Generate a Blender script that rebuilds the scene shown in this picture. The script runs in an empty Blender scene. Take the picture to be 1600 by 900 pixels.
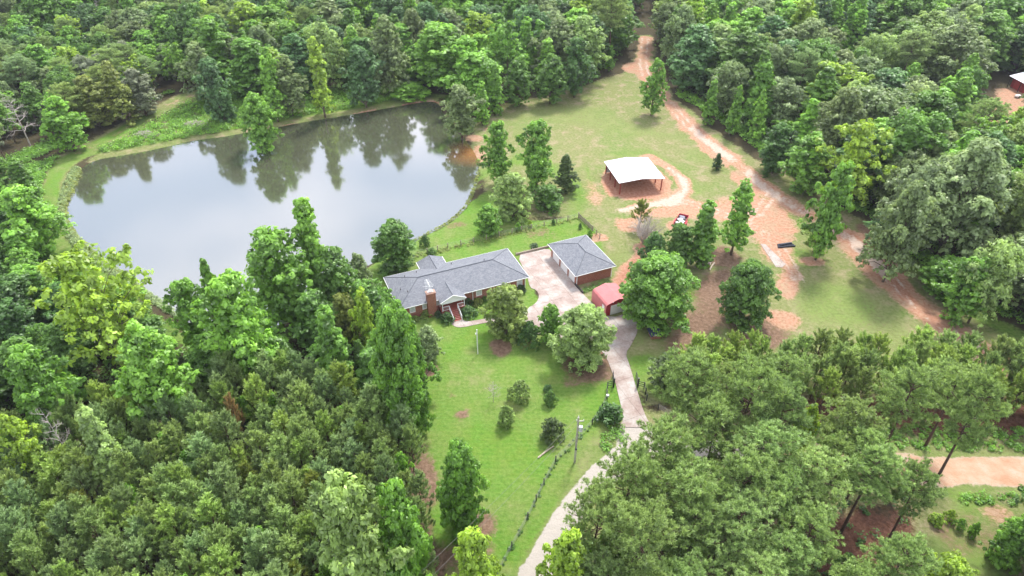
import bpy, bmesh, math, random
import numpy as np
from mathutils import Vector, Matrix
R = math.radians
S = bpy.context.scene
C = S.collection
rnd = random.Random(7)
rng = np.random.default_rng(7)

# ------------------------------------------------------------------ camera, sky, sun, exposure
HAZE = 0.00012
CAM_H, PITCH, FPX = 75.0, R(37.0), 1067.0
cam = bpy.data.objects.new('camera', bpy.data.cameras.new('camera'))
C.objects.link(cam)
cam.location = (0, 0, CAM_H)
cam.rotation_euler = (R(90) - PITCH, 0, 0)
cam.data.sensor_width = 36.0
cam.data.lens = FPX / 1600 * 36
cam.data.clip_start, cam.data.clip_end = 1.0, 12000
S.camera = cam
S.view_settings.view_transform = 'Standard'
S.view_settings.look = 'None'
S.view_settings.gamma = 1.0
S.view_settings.use_curve_mapping = False
S.view_settings.exposure = 2.1
S.cycles.max_bounces = 8
S.cycles.diffuse_bounces = 5
S.cycles.glossy_bounces = 3
S.cycles.transmission_bounces = 4
S.cycles.transparent_max_bounces = 6

SUN_EL, SUN_AZ = R(58), R(25)          # azimuth from +Y towards +X
W = bpy.data.worlds.new('World'); S.world = W; W.use_nodes = True
nt = W.node_tree; nt.nodes.clear()
out = nt.nodes.new('ShaderNodeOutputWorld'); bg = nt.nodes.new('ShaderNodeBackground')
sky = nt.nodes.new('ShaderNodeTexSky'); sky.sky_type = 'NISHITA'; sky.sun_disc = False
sky.sun_elevation, sky.sun_rotation = SUN_EL, SUN_AZ
sky.air_density, sky.dust_density = 1.0, 2.0
tc = nt.nodes.new('ShaderNodeTexCoord')
mp = nt.nodes.new('ShaderNodeMapping'); mp.inputs['Scale'].default_value = (1.0, 1.0, 2.6)
cn = nt.nodes.new('ShaderNodeTexNoise'); cn.inputs['Scale'].default_value = 3.0
cn.inputs['Detail'].default_value = 5; cn.inputs['Roughness'].default_value = 0.5
cr = nt.nodes.new('ShaderNodeValToRGB')
cr.color_ramp.elements[0].position = 0.34; cr.color_ramp.elements[0].color = (4.9, 5.7, 7.3, 1)
cr.color_ramp.elements[1].position = 0.60; cr.color_ramp.elements[1].color = (9.6, 9.4, 10.0, 1)
mx = nt.nodes.new('ShaderNodeMix'); mx.data_type = 'RGBA'; mx.inputs[0].default_value = 0.88
nt.links.new(tc.outputs['Generated'], mp.inputs['Vector']); nt.links.new(mp.outputs[0], cn.inputs['Vector'])
nt.links.new(cn.outputs['Fac'], cr.inputs['Fac'])
nt.links.new(sky.outputs[0], mx.inputs[6]); nt.links.new(cr.outputs[0], mx.inputs[7])
nt.links.new(mx.outputs[2], bg.inputs['Color']); bg.inputs['Strength'].default_value = 0.058
nt.links.new(bg.outputs[0], out.inputs['Surface'])
sl = bpy.data.lights.new('sun', 'SUN'); sl.energy = 1.35; sl.angle = R(12); sl.color = (1, 0.965, 0.9)
so = bpy.data.objects.new('sun', sl); C.objects.link(so)
sd = Vector((math.sin(SUN_AZ) * math.cos(SUN_EL), math.cos(SUN_AZ) * math.cos(SUN_EL), math.sin(SUN_EL)))
so.rotation_euler = (-sd).to_track_quat('-Z', 'Y').to_euler(); so.location = (0, 120, 150)

# ------------------------------------------------------------------ pixel -> place
CP, SP = math.cos(PITCH), math.sin(PITCH)
def G(x, y, z=0.0):
    "ground point (at height z) seen at photo pixel x, y"
    x -= 800; y -= 450
    t = (CAM_H - z) / (FPX * SP + y * CP)
    return (x * t, (FPX * CP - y * SP) * t)
def GV(x, y, z=0.0):
    return Vector((*G(x, y, z), z))
def stand(px, ytop, ybase):
    "a thing whose base is at row ybase and whose top is at (px, ytop): X, Y, height"
    Y = G(px, ybase)[1]
    dx, dy = px - 800, ytop - 450
    ry, rz = FPX * CP - dy * SP, -(FPX * SP + dy * CP)
    t = Y / ry
    return dx * t, Y, CAM_H + rz * t
def ppm(y):
    return (FPX * SP + (y - 450) * CP) / CAM_H

# ------------------------------------------------------------------ materials
MATS = {}
def mat(name, col, rough=0.8, metal=0.0, var=0.0, scale=5.0, bump=0.0, bscale=30.0, spec=None, ior=None):
    if name in MATS: return MATS[name]
    m = bpy.data.materials.new(name); m.use_nodes = True; MATS[name] = m
    n = m.node_tree.nodes; l = m.node_tree.links; b = n['Principled BSDF']
    b.inputs['Base Color'].default_value = (*col, 1); b.inputs['Roughness'].default_value = rough
    b.inputs['Metallic'].default_value = metal
    if spec is not None: b.inputs['Specular IOR Level'].default_value = spec
    if ior: b.inputs['IOR'].default_value = ior
    t = n.new('ShaderNodeTexCoord')
    if var:
        a = n.new('ShaderNodeTexNoise'); a.inputs['Scale'].default_value = scale; a.inputs['Detail'].default_value = 6
        l.new(t.outputs['Object'], a.inputs['Vector'])
        r = n.new('ShaderNodeValToRGB')
        r.color_ramp.elements[0].position = .3; r.color_ramp.elements[0].color = (*[c * (1 - var) for c in col], 1)
        r.color_ramp.elements[1].position = .7; r.color_ramp.elements[1].color = (*[min(1, c * (1 + var)) for c in col], 1)
        l.new(a.outputs['Fac'], r.inputs['Fac']); l.new(r.outputs[0], b.inputs['Base Color'])
    if bump:
        a = n.new('ShaderNodeTexNoise'); a.inputs['Scale'].default_value = bscale; a.inputs['Detail'].default_value = 4
        l.new(t.outputs['Object'], a.inputs['Vector'])
        u = n.new('ShaderNodeBump'); u.inputs['Strength'].default_value = bump; u.inputs['Distance'].default_value = .03
        l.new(a.outputs['Fac'], u.inputs['Height']); l.new(u.outputs[0], b.inputs['Normal'])
    return m

def foliage_mat(name, trans=0.35):
    m = bpy.data.materials.new(name); m.use_nodes = True; MATS[name] = m
    n = m.node_tree.nodes; l = m.node_tree.links; n.clear()
    o = n.new('ShaderNodeOutputMaterial'); oi = n.new('ShaderNodeObjectInfo')
    at = n.new('ShaderNodeAttribute'); at.attribute_name = 'tint'
    mr = n.new('ShaderNodeMapRange'); mr.inputs[1].default_value = 0; mr.inputs[2].default_value = 1
    mr.inputs[3].default_value = 0.50; mr.inputs[4].default_value = 1.65
    l.new(at.outputs['Fac'], mr.inputs[0])
    hs = n.new('ShaderNodeHueSaturation')
    h1 = n.new('ShaderNodeMapRange'); h1.inputs[3].default_value = 0.508; h1.inputs[4].default_value = 0.494
    l.new(at.outputs['Fac'], h1.inputs[0]); l.new(h1.outputs[0], hs.inputs['Hue'])
    l.new(mr.outputs[0], hs.inputs['Value']); l.new(oi.outputs['Color'], hs.inputs['Color'])
    d = n.new('ShaderNodeBsdfDiffuse'); t = n.new('ShaderNodeBsdfTranslucent'); g = n.new('ShaderNodeBsdfGlossy')
    g.inputs['Roughness'].default_value = .45; g.inputs['Color'].default_value = (1, 1, 1, 1)
    l.new(hs.outputs[0], d.inputs['Color'])
    # leaves of one spray share much of their lighting: shade by a blend of the face and the spray's own outward direction
    cn_ = n.new('ShaderNodeAttribute'); cn_.attribute_name = 'spray'; vt = n.new('ShaderNodeVectorTransform'); vt.vector_type = 'NORMAL'; vt.convert_from = 'OBJECT'; vt.convert_to = 'WORLD'
    l.new(cn_.outputs['Vector'], vt.inputs[0]); gg = n.new('ShaderNodeNewGeometry'); va = n.new('ShaderNodeVectorMath'); va.operation = 'SCALE'; va.inputs['Scale'].default_value = .7
    l.new(gg.outputs['Normal'], va.inputs[0]); vb_ = n.new('ShaderNodeVectorMath'); l.new(va.outputs[0], vb_.inputs[0]); l.new(vt.outputs[0], vb_.inputs[1]); vn = n.new('ShaderNodeVectorMath'); vn.operation = 'NORMALIZE'
    l.new(vb_.outputs[0], vn.inputs[0]); l.new(vn.outputs[0], d.inputs['Normal'])
    h2 = n.new('ShaderNodeHueSaturation'); h2.inputs['Hue'].default_value = .487; h2.inputs['Value'].default_value = 1.25; h2.inputs['Saturation'].default_value = 1.1
    l.new(hs.outputs[0], h2.inputs['Color']); l.new(h2.outputs[0], t.inputs['Color'])
    a = n.new('ShaderNodeMixShader'); a.inputs[0].default_value = trans; l.new(d.outputs[0], a.inputs[1]); l.new(t.outputs[0], a.inputs[2])
    b = n.new('ShaderNodeMixShader'); b.inputs[0].default_value = .035; l.new(a.outputs[0], b.inputs[1]); l.new(g.outputs[0], b.inputs[2])
    l.new(b.outputs[0], o.inputs['Surface'])
    return m
LEAF = foliage_mat('leaf', .40)
NEEDLE = foliage_mat('needle', .40)
BARK = mat('bark', (.13, .095, .07), .95, var=.35, scale=3)
PINEBARK = mat('pine_bark', (.10, .06, .045), .95, var=.35, scale=3)
DEADWOOD = mat('dead_wood', (.42, .37, .34), .9, var=.2)
WHITE = mat('white_paint', (.78, .78, .77), .5, var=.05)
DARKGLASS = mat('window_glass', (.03, .035, .045), .08, spec=.8)

# ------------------------------------------------------------------ mesh helpers
def mesh_obj(name, verts, faces, material=None, parent=None, smooth=False):
    me = bpy.data.meshes.new(name); me.from_pydata([tuple(v) for v in verts], [], faces); me.update()
    if material: me.materials.append(material)
    if smooth: me.polygons.foreach_set('use_smooth', [True] * len(me.polygons))
    o = bpy.data.objects.new(name, me); C.objects.link(o)
    if parent: o.parent = parent
    return o
class MB:
    def __init__(s): s.v = []; s.f = []
    def box(s, x0, x1, y0, y1, z0, z1, M=None):
        b = len(s.v)
        for z in (z0, z1):
            for x, y in ((x0, y0), (x1, y0), (x1, y1), (x0, y1)):
                p = Vector((x, y, z)); s.v.append(M @ p if M else p)
        s.f += [tuple(b + i for i in q) for q in ((3, 2, 1, 0), (4, 5, 6, 7), (0, 1, 5, 4), (1, 2, 6, 5), (2, 3, 7, 6), (3, 0, 4, 7))]
        return s
    def tube(s, pts, rad, n=6, cap=True):
        pts = [Vector(p) for p in pts]; b = len(s.v)
        for i, p in enumerate(pts):
            d = (pts[min(i + 1, len(pts) - 1)] - pts[max(i - 1, 0)]).normalized()
            a = d.orthogonal().normalized() if i == 0 else (a - d * a.dot(d)).normalized()
            c = d.cross(a); r = rad[i] if isinstance(rad, (list, tuple)) else rad
            for k in range(n):
                t = 2 * math.pi * k / n; s.v.append(p + (a * math.cos(t) + c * math.sin(t)) * r)
        for i in range(len(pts) - 1):
            for k in range(n):
                q = b + i * n; s.f.append((q + k, q + (k + 1) % n, q + n + (k + 1) % n, q + n + k))
        if cap:
            s.f.append(tuple(b + k for k in range(n))[::-1]); q = b + (len(pts) - 1) * n; s.f.append(tuple(q + k for k in range(n)))
        return s
    def poly(s, pts):
        b = len(s.v); s.v += [Vector(p) for p in pts]; s.f.append(tuple(range(b, b + len(pts)))); return s
    def slab(s, pts, th, down=True):
        "solid plate: polygon pts (top side, counter-clockwise from above) thickened by th downward"
        b = len(s.v); n = len(pts); pts = [Vector(p) for p in pts]
        s.v += pts + [p - Vector((0, 0, th)) for p in pts]
        s.f.append(tuple(range(b, b + n))); s.f.append(tuple(range(b + 2 * n - 1, b + n - 1, -1)))
        for i in range(n): j = (i + 1) % n; s.f.append((b + j, b + i, b + n + i, b + n + j))
        return s
    def build(s, name, material=None, parent=None, smooth=False):
        return mesh_obj(name, s.v, s.f, material, parent, smooth)
def tag(o, label=None, cat=None, group=None, kind=None):
    if label: o['label'] = label
    if cat: o['category'] = cat
    if group: o['group'] = group
    if kind: o['kind'] = kind
    return o
def thing(name, label, cat, loc=(0, 0, 0), rz=0.0, group=None):
    o = bpy.data.objects.new(name, None); C.objects.link(o); o.location = loc; o.rotation_euler = (0, 0, rz)
    o.empty_display_size = .5
    return tag(o, label, cat, group)
def copy_tree(o, parent=None):
    c = o.copy(); C.objects.link(c)
    if parent: c.parent = parent
    for ch in o.children: copy_tree(ch, c)
    return c

# ------------------------------------------------------------------ layout polygons (photo pixels -> ground)
def W2(pts): return np.array([G(*p) for p in pts])
POND = [(100,345),(98,320),(112,290),(125,262),(150,247),(200,240),(260,228),(300,218),(345,213),(370,208),(420,200),(470,190),(520,182),(570,174),(620,165),(660,158),(683,157),(690,175),(705,190),(715,205),(730,222),(742,240),(748,258),(742,290),(735,310),(715,335),(690,352),(660,366),(640,378),(600,398),(565,415),(540,432),(500,462),(460,492),(420,512),(380,522),(330,518),(290,498),(240,460),(200,430),(165,408),(130,380)]
def smooth_poly(P, it=2):
    for _ in range(it):
        Q = np.roll(P, -1, 0); P = np.stack([P * .75 + Q * .25, P * .25 + Q * .75], 1).reshape(-1, 2)
    return P
PONDW = smooth_poly(W2(POND), 2)
def seg_dist(X, Y, A, closed=True):
    d = np.full(X.shape, 1e9); n = len(A)
    for i in range(n if closed else n - 1):
        a = A[i]; b = A[(i + 1) % n]; ab = b - a; L = max(ab @ ab, 1e-9)
        t = np.clip(((X - a[0]) * ab[0] + (Y - a[1]) * ab[1]) / L, 0, 1)
        d = np.minimum(d, np.hypot(X - a[0] - t * ab[0], Y - a[1] - t * ab[1]))
    return d
def inside(X, Y, A):
    c = np.zeros(X.shape, bool); n = len(A)
    for i in range(n):
        x1, y1 = A[i]; x2, y2 = A[(i + 1) % n]
        if y1 == y2: continue
        c ^= ((y1 > Y) != (y2 > Y)) & (X < (x2 - x1) * (Y - y1) / (y2 - y1) + x1)
    return c
def sdf(X, Y, A):
    "positive inside"
    d = seg_dist(X, Y, A); return np.where(inside(X, Y, A), d, -d)
LAWN = [(560,430),(600,400),(650,368),(700,345),(735,315),(765,298),(830,345),(905,338),(935,362),(950,395),(905,400),(845,405),(830,432),(845,470),(900,500),(960,520),(975,560),(1012,640),(990,665),(930,712),(880,780),(835,850),(790,930),(690,930),(690,880),(660,800),(645,700),(650,560),(600,520),(575,470)]
PASTURE = [(735,235),(735,200),(780,165),(850,150),(930,128),(985,108),(1000,55),(1018,55),(1025,100),(1050,150),(1100,190),(1130,212),(1200,262),(1290,300),(1350,345),(1400,395),(1500,480),(1580,530),(1700,560),(1700,620),(1060,620),(1010,640),(960,520),(850,500),(850,400),(905,395),(905,338),(830,345),(765,298),(748,262)]
PATH = [(330,140),(290,152),(240,176),(190,206),(140,230),(100,252),(84,275),(76,310),(74,345),(84,378),(108,400),(140,425),(180,450)]
ROAD = [(820,925),(852,868),(881,812),(908,775),(940,741),(974,710),(1040,694),(1150,702),(1300,718),(1450,733),(1560,736),(1700,736)]
TRACK = [(1008,60),(1003,110),(1025,140),(1052,170),(1080,200),(1112,226),(1150,253),(1200,298),(1250,328),(1290,347),(1330,375),(1360,405),(1395,440),(1440,480),(1480,515),(1530,550),(1600,590)]
BARNRING = [(1015,245),(1045,262),(1066,280),(1072,298),(1055,312),(1020,318),(985,325)]
TRACK2 = [(1045,315),(1090,322),(1130,335),(1165,350),(1200,375),(1215,400)]
LAWNW, PASTW, PATHW, ROADW, TRACKW = W2(LAWN), W2(PASTURE), W2(PATH), W2(ROAD), W2(TRACK)

# ------------------------------------------------------------------ ground sheet
NX0, NX1, NY0, NY1, ST = -150.0, 190.0, 30.0, 318.0, 0.8
xs = np.arange(NX0, NX1 + .01, ST); ys = np.arange(NY0, NY1 + .01, ST)
X, Y = np.meshgrid(xs, ys)
def vnoise(X, Y, s, seed=0, oct=3):
    r = np.random.default_rng(seed); out = 0; amp = 1; tot = 0
    for o in range(oct):
        g = r.random((256, 256)); u = X / s; v = Y / s
        i = np.floor(u).astype(int); j = np.floor(v).astype(int); fu = u - i; fv = v - j
        fu = fu * fu * (3 - 2 * fu); fv = fv * fv * (3 - 2 * fv); i %= 255; j %= 255
        out = out + amp * ((g[j, i] * (1 - fu) + g[j, i + 1] * fu) * (1 - fv) + (g[j + 1, i] * (1 - fu) + g[j + 1, i + 1] * fu) * fv)
        tot += amp; amp *= .5; s /= 2.1
    return out / tot
def sstep(a, b, x): t = np.clip((x - a) / (b - a), 0, 1); return t * t * (3 - 2 * t)
n1 = vnoise(X, Y, 7, 1); n2 = vnoise(X, Y, 2.6, 2); n3 = vnoise(X, Y, 22, 3)
wob = (n1 - .5) * 5 + (n2 - .5) * 2.5
dp = sdf(X, Y, PONDW)
def wpoly(A, soft=1.5, w=1.0): return sstep(-soft * 1.6, soft * 1.6, sdf(X, Y, np.array(A) if isinstance(A, np.ndarray) else W2(A)) + wob * w)
def wstroke(A, width, soft=1.2, w=.6):
    A = A if isinstance(A, np.ndarray) else W2(A)
    return sstep(-soft * 1.4, soft * 1.4, width / 2 - seg_dist(X, Y, A, False) + wob * w)
def wspot(px, py, r, soft=1.0, w=.5, sq=1.0):
    c = G(px, py); return sstep(-soft, soft, r - np.hypot(X - c[0], (Y - c[1]) * sq) + wob * w)
mxm = np.maximum
lush = mxm(wpoly(LAWNW, 1.0, .3), 0)
dry = wpoly(PASTW, 1.5, .6)
# greener bands through the pasture
lush = mxm(lush, .75 * wstroke([(740,280),(800,250),(860,262),(905,300),(900,340)], 5, 3, 1) * (n1 > .2))
lush = mxm(lush, .8 * wstroke([(915,255),(925,285),(928,310)], 2.0, 1.5, .5))
lush = mxm(lush, .6 * wstroke([(950,240),(1010,238),(1060,262),(1085,300)], 4, 3, 1))
lush = mxm(lush, .42 * sstep(.54, .70, n3) * dry)
lush = mxm(lush, .75 * wstroke([(1210,330),(1240,350),(1270,372)], 5, 2, 1))
lush = mxm(lush, .5 * wspot(1310,475, 8, 4, 1)); lush = mxm(lush, .6 * wspot(1250,400, 4, 2, .6))
lush = mxm(lush, .9 * wstroke([(1400,395),(1470,440),(1540,500),(1600,528)], 4, 2, .6))
lush = mxm(lush, .8 * wspot(1060,590, 7, 3, 1)); lush = mxm(lush, .7 * wspot(1020,570, 4, 2, 1)); lush = mxm(lush, .7 * wspot(1100,455, 4, 2, 1))
lush = mxm(lush, wstroke(PATHW, 4.2, 1.0, .3) * sstep(190, 175, Y) * .9)
dry = mxm(dry, wstroke(PATHW, 7, 2.0, .5))
lush = lush * (1 - .75 * wstroke([(930,715),(965,690),(990,668)], 7, 2.5, 1))
dry = mxm(dry, wstroke(ROADW, 14, 2.5, 1)); lush = mxm(lush, .45 * wstroke(ROADW, 11, 2.5, 1))
dry = mxm(dry, wpoly([(1420,800),(1470,775),(1560,765),(1640,780),(1640,950),(1400,950)], 2, 1)); 
lush = mxm(lush, .6 * wspot(1530,785, 3.5, 2, 1)); lush = mxm(lush, .6 * wspot(1520,870, 4, 2, 1)); lush = mxm(lush, .55 * wspot(1460,860, 3, 2, 1))
dry = mxm(dry, wpoly([(140,250),(200,205),(300,160),(420,170),(560,150),(690,150),(690,165),(560,182),(430,205),(345,220),(200,248)], 2, 1)); 
lush = mxm(lush, .7 * sstep(3.5, 0, np.abs(dp + 4)) * (X < -10))
clay = mxm(wstroke(TRACKW, 5.0, 1.6, .55), wstroke(TRACKW[10:], 6.6, 1.6, .5))
clay = mxm(clay, wspot(990,283, 8.2, 1.3, .7, .85)); clay = mxm(clay, wstroke(BARNRING, 3.0, 1.0, .5))
clay = mxm(clay, wstroke(TRACK2, 5.5, 2.0, .9)); clay = mxm(clay, wpoly([(1095,320),(1180,300),(1225,330),(1260,365),(1240,395),(1210,400),(1180,380),(1130,350)], 2.5, 1.6) * .9)
clay = mxm(clay, .9 * wstroke([(1070,190),(1100,225),(1140,262),(1180,300)], 2.5, 1.3, .9))
clay = mxm(clay, .8 * wspot(1000,108, 6, 2, .9, 1)); clay = mxm(clay, .6 * wpoly([(912,290),(928,266),(940,300),(945,322),(920,322)], 2, 1))
clay = mxm(clay, wstroke([(1002,335),(1060,330),(1095,335)], 4, 1.5, .8)); clay = mxm(clay, .9 * wspot(1060,352, 2.6, 1, .5)); clay = mxm(clay, .9 * wspot(1003,388, 2.2, 1, .5))
clay = mxm(clay, .8 * wspot(975,352, 3, 1.3, .8)); clay = mxm(clay, wstroke([(1012,375),(1000,402),(985,418),(972,438)], 3.0, 1.0, .6)); clay = mxm(clay, .8 * wspot(940,372, 2.2, 1, .8))
clay = mxm(clay, .9 * wstroke([(1225,402),(1238,430),(1228,455)], 3, 1.3, .8)); clay = mxm(clay, .8 * wspot(1268,408, 2.6, 1.2, .6, 1.5))
clay = mxm(clay, .75 * wspot(1220,500, 2.5, 1.4, .8)); clay = mxm(clay, .7 * wspot(740,215, 2.5, 1.2, .6)); clay = mxm(clay, .7 * wspot(765,202, 1.6, 1, .5))
clay = mxm(clay, .6 * wspot(1560,800, 2, 1.4, .6)); clay = mxm(clay, wpoly([(1545,190),(1560,140),(1700,130),(1700,200)], 2, .4))
clay = mxm(clay, .9 * wstroke([(1280,40),(1340,38),(1400,46)], 4, 2, 1)); clay = mxm(clay, .9 * sstep(1.1, 0.2, np.abs(dp + .3)) * sstep(.42, .55, n1) * sstep(150, 165, Y + X * .35))
clay = mxm(clay, .8 * wstroke([(415,208),(450,195),(470,192)], 3, 1, .6)); clay = mxm(clay, .7 * wspot(470,160, 4, 2, 1)); clay = mxm(clay, .45 * wstroke([(300,150),(270,160),(230,182),(180,212),(120,240)], 2.0, 1.2, .7))
clay = mxm(clay, .65 * wstroke([(745,230),(752,250)], 2.4, 1, .4))
brown = wpoly([(1085,440),(1140,415),(1170,430),(1150,480),(1120,520),(1080,545),(1020,545),(1050,500),(1085,480)], 2, 1) * .85
brown = mxm(brown, .85 * wspot(1185,522, 5, 2, .6, 1)); brown = mxm(brown, .9 * wspot(1125,400, 3.5, 2, .6)); brown = mxm(brown, .8 * wspot(1370,360, 4, 2, .6))
brown = mxm(brown, .9 * wspot(668,576, 1.7, .4, .2)); brown = mxm(brown, .8 * wspot(782,542, 2.2, .8, .3)); brown = mxm(brown, .8 * wspot(925,568, 4.5, 2.0, .5)); brown = mxm(brown, .7 * wspot(955,560, 2, 1.0, .5))
brown = mxm(brown, .7 * wspot(720,648, 1.1, .7, .3)); brown = mxm(brown, .6 * wspot(706,617, .7, .5, .2)); brown = mxm(brown, .55 * wspot(892,598, 1.2, .8, .3)); brown = mxm(brown, .6 * wspot(800,624, .7, .5, .2))
brown = mxm(brown, .9 * wspot(752,822, 2.0, 1.2, .5)); brown = mxm(brown, .9 * wstroke([(730,850),(690,875),(640,910)], 5, 1.5, .8)); brown = mxm(brown, .7 * wspot(1060,545, 3, 1.4, .6)); brown = mxm(brown, .85 * wstroke([(650,700),(675,830)], 2.0, 1.2, .8))
brown = mxm(brown, .45 * wspot(845,365, 3.5, 2.5, 1, 1.6)); brown = mxm(brown, .45 * wspot(715,352, 2.5, 1.5, .8, 1.6)); brown = mxm(brown, .5 * wpoly([(1440,820),(1520,800),(1580,815),(1570,870),(1480,880)], 2, 1))
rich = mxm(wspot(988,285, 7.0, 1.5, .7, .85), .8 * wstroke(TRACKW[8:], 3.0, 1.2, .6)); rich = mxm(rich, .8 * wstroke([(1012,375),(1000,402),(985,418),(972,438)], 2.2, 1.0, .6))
redlit = wpoly([(1100,690),(1330,600),(1600,610),(1640,690),(1480,690),(1300,700)], 3, 1) 
redlit = mxm(redlit, wpoly([(1240,900),(1300,790),(1440,790),(1480,830),(1450,960),(1200,960)], 3, 1))
gravel = mxm(wstroke(ROADW[:8], 3.5, .35, .18), wstroke(ROADW[7:], 5.0, .5, .22)); gravel = mxm(gravel, wpoly([(965,664),(1015,664),(1060,690),(1040,705),(960,712)], 1, .3))
pinkroad = sstep(1120, 1260, 800 + X * 11.2) * gravel
pale = .8 * wstroke(BARNRING[1:], 1.7, .8, .4); pale = mxm(pale, .8 * wstroke(TRACKW[4:11], 1.5, .8, .5)); pale = mxm(pale, .9 * wstroke([(1338,382),(1360,402),(1380,425)], 2.6, .8, .3))
pale = mxm(pale, .7 * wstroke([(975,327),(1010,322),(1050,316)], 2.6, 1, .6)); pale = mxm(pale, .6 * wstroke([(1160,345),(1200,375)], 1.5, 1, .7))
def offs(A, d):
    T_ = np.gradient(A, axis=0); N_ = np.stack([-T_[:, 1], T_[:, 0]], 1); return A + N_ / np.linalg.norm(N_, axis=1)[:, None] * d
TS = TRACKW
for _ in range(2): TS = np.concatenate([TS[:1], np.stack([TS[:-1] * .75 + TS[1:] * .25, TS[:-1] * .25 + TS[1:] * .75], 1).reshape(-1, 2), TS[-1:]])
rut = mxm(wstroke(offs(TS, 1.0), .9, .5, .12), wstroke(offs(TS, -1.0), .9, .5, .12))
pale = mxm(pale, .72 * rut * (n1 > .35)); clay = clay * (1 - .55 * wstroke(TS, .7, .5, .15) * sstep(.45, .6, n3))
for k_ in (0, 1.7):
    rt = offs(W2([(1045,312),(1085,322),(1125,336),(1165,352),(1205,378),(1225,410),(1240,440)]), k_); pale = mxm(pale, .7 * wstroke(rt, .8, .5, .15))
    rt = offs(W2([(1200,300),(1180,330),(1150,345),(1090,345)]), k_); pale = mxm(pale, .6 * wstroke(rt, .8, .5, .15))
hgt = (vnoise(X, Y, 30, 9) - .5) * 0.0
bed = -2.6 * sstep(-.2, 9, dp) - .55 * sstep(-1.6, .2, dp)
Z = bed
def ground_grid():
    ny, nx = X.shape
    P = np.stack([X.ravel(), Y.ravel(), Z.ravel()], 1)
    idx = np.arange(nx * ny).reshape(ny, nx)
    F = np.stack([idx[:-1, :-1], idx[:-1, 1:], idx[1:, 1:], idx[1:, :-1]], -1).reshape(-1, 4)
    cls = np.zeros(X.shape, int)                       # 0 woodland floor
    cls[dry > .5] = 1; cls[lush * (wpoly(LAWNW, .1, 0)) > .5] = 2; cls[wstroke(PATHW, 4.2, .1, .2) > .5] = 4
    cls[clay > .5] = 3; cls[gravel > .5] = 5; cls[dp > -.2] = 6
    cc = cls[:-1, :-1].ravel()
    names = ['woodland_floor', 'pasture', 'lawn', 'dirt_track', 'grass_path', 'gravel_road', 'pond_bed']
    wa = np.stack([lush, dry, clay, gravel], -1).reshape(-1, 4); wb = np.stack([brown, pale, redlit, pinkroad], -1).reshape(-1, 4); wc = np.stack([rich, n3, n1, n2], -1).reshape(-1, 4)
    for k, nm in enumerate(names):
        f = F[cc == k]
        if not len(f): continue
        u, inv = np.unique(f, return_inverse=True); inv = inv.reshape(f.shape)
        me = bpy.data.meshes.new(nm); me.vertices.add(len(u)); me.vertices.foreach_set('co', P[u].astype(np.float32).ravel())
        me.loops.add(f.size); me.loops.foreach_set('vertex_index', inv.astype(np.int32).ravel())
        me.polygons.add(len(f)); me.polygons.foreach_set('loop_start', np.arange(0, f.size, 4, dtype=np.int32))
        me.polygons.foreach_set('use_smooth', np.ones(len(f), bool)); me.update(calc_edges=True)
        for an, w in (('wa', wa), ('wb', wb), ('wc', wc)):
            a = me.attributes.new(an, 'FLOAT_COLOR', 'POINT'); a.data.foreach_set('color', w[u].astype(np.float32).ravel())
        me.materials.append(GROUND)
        o = bpy.data.objects.new(nm, me); C.objects.link(o); tag(o, kind='structure')
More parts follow.
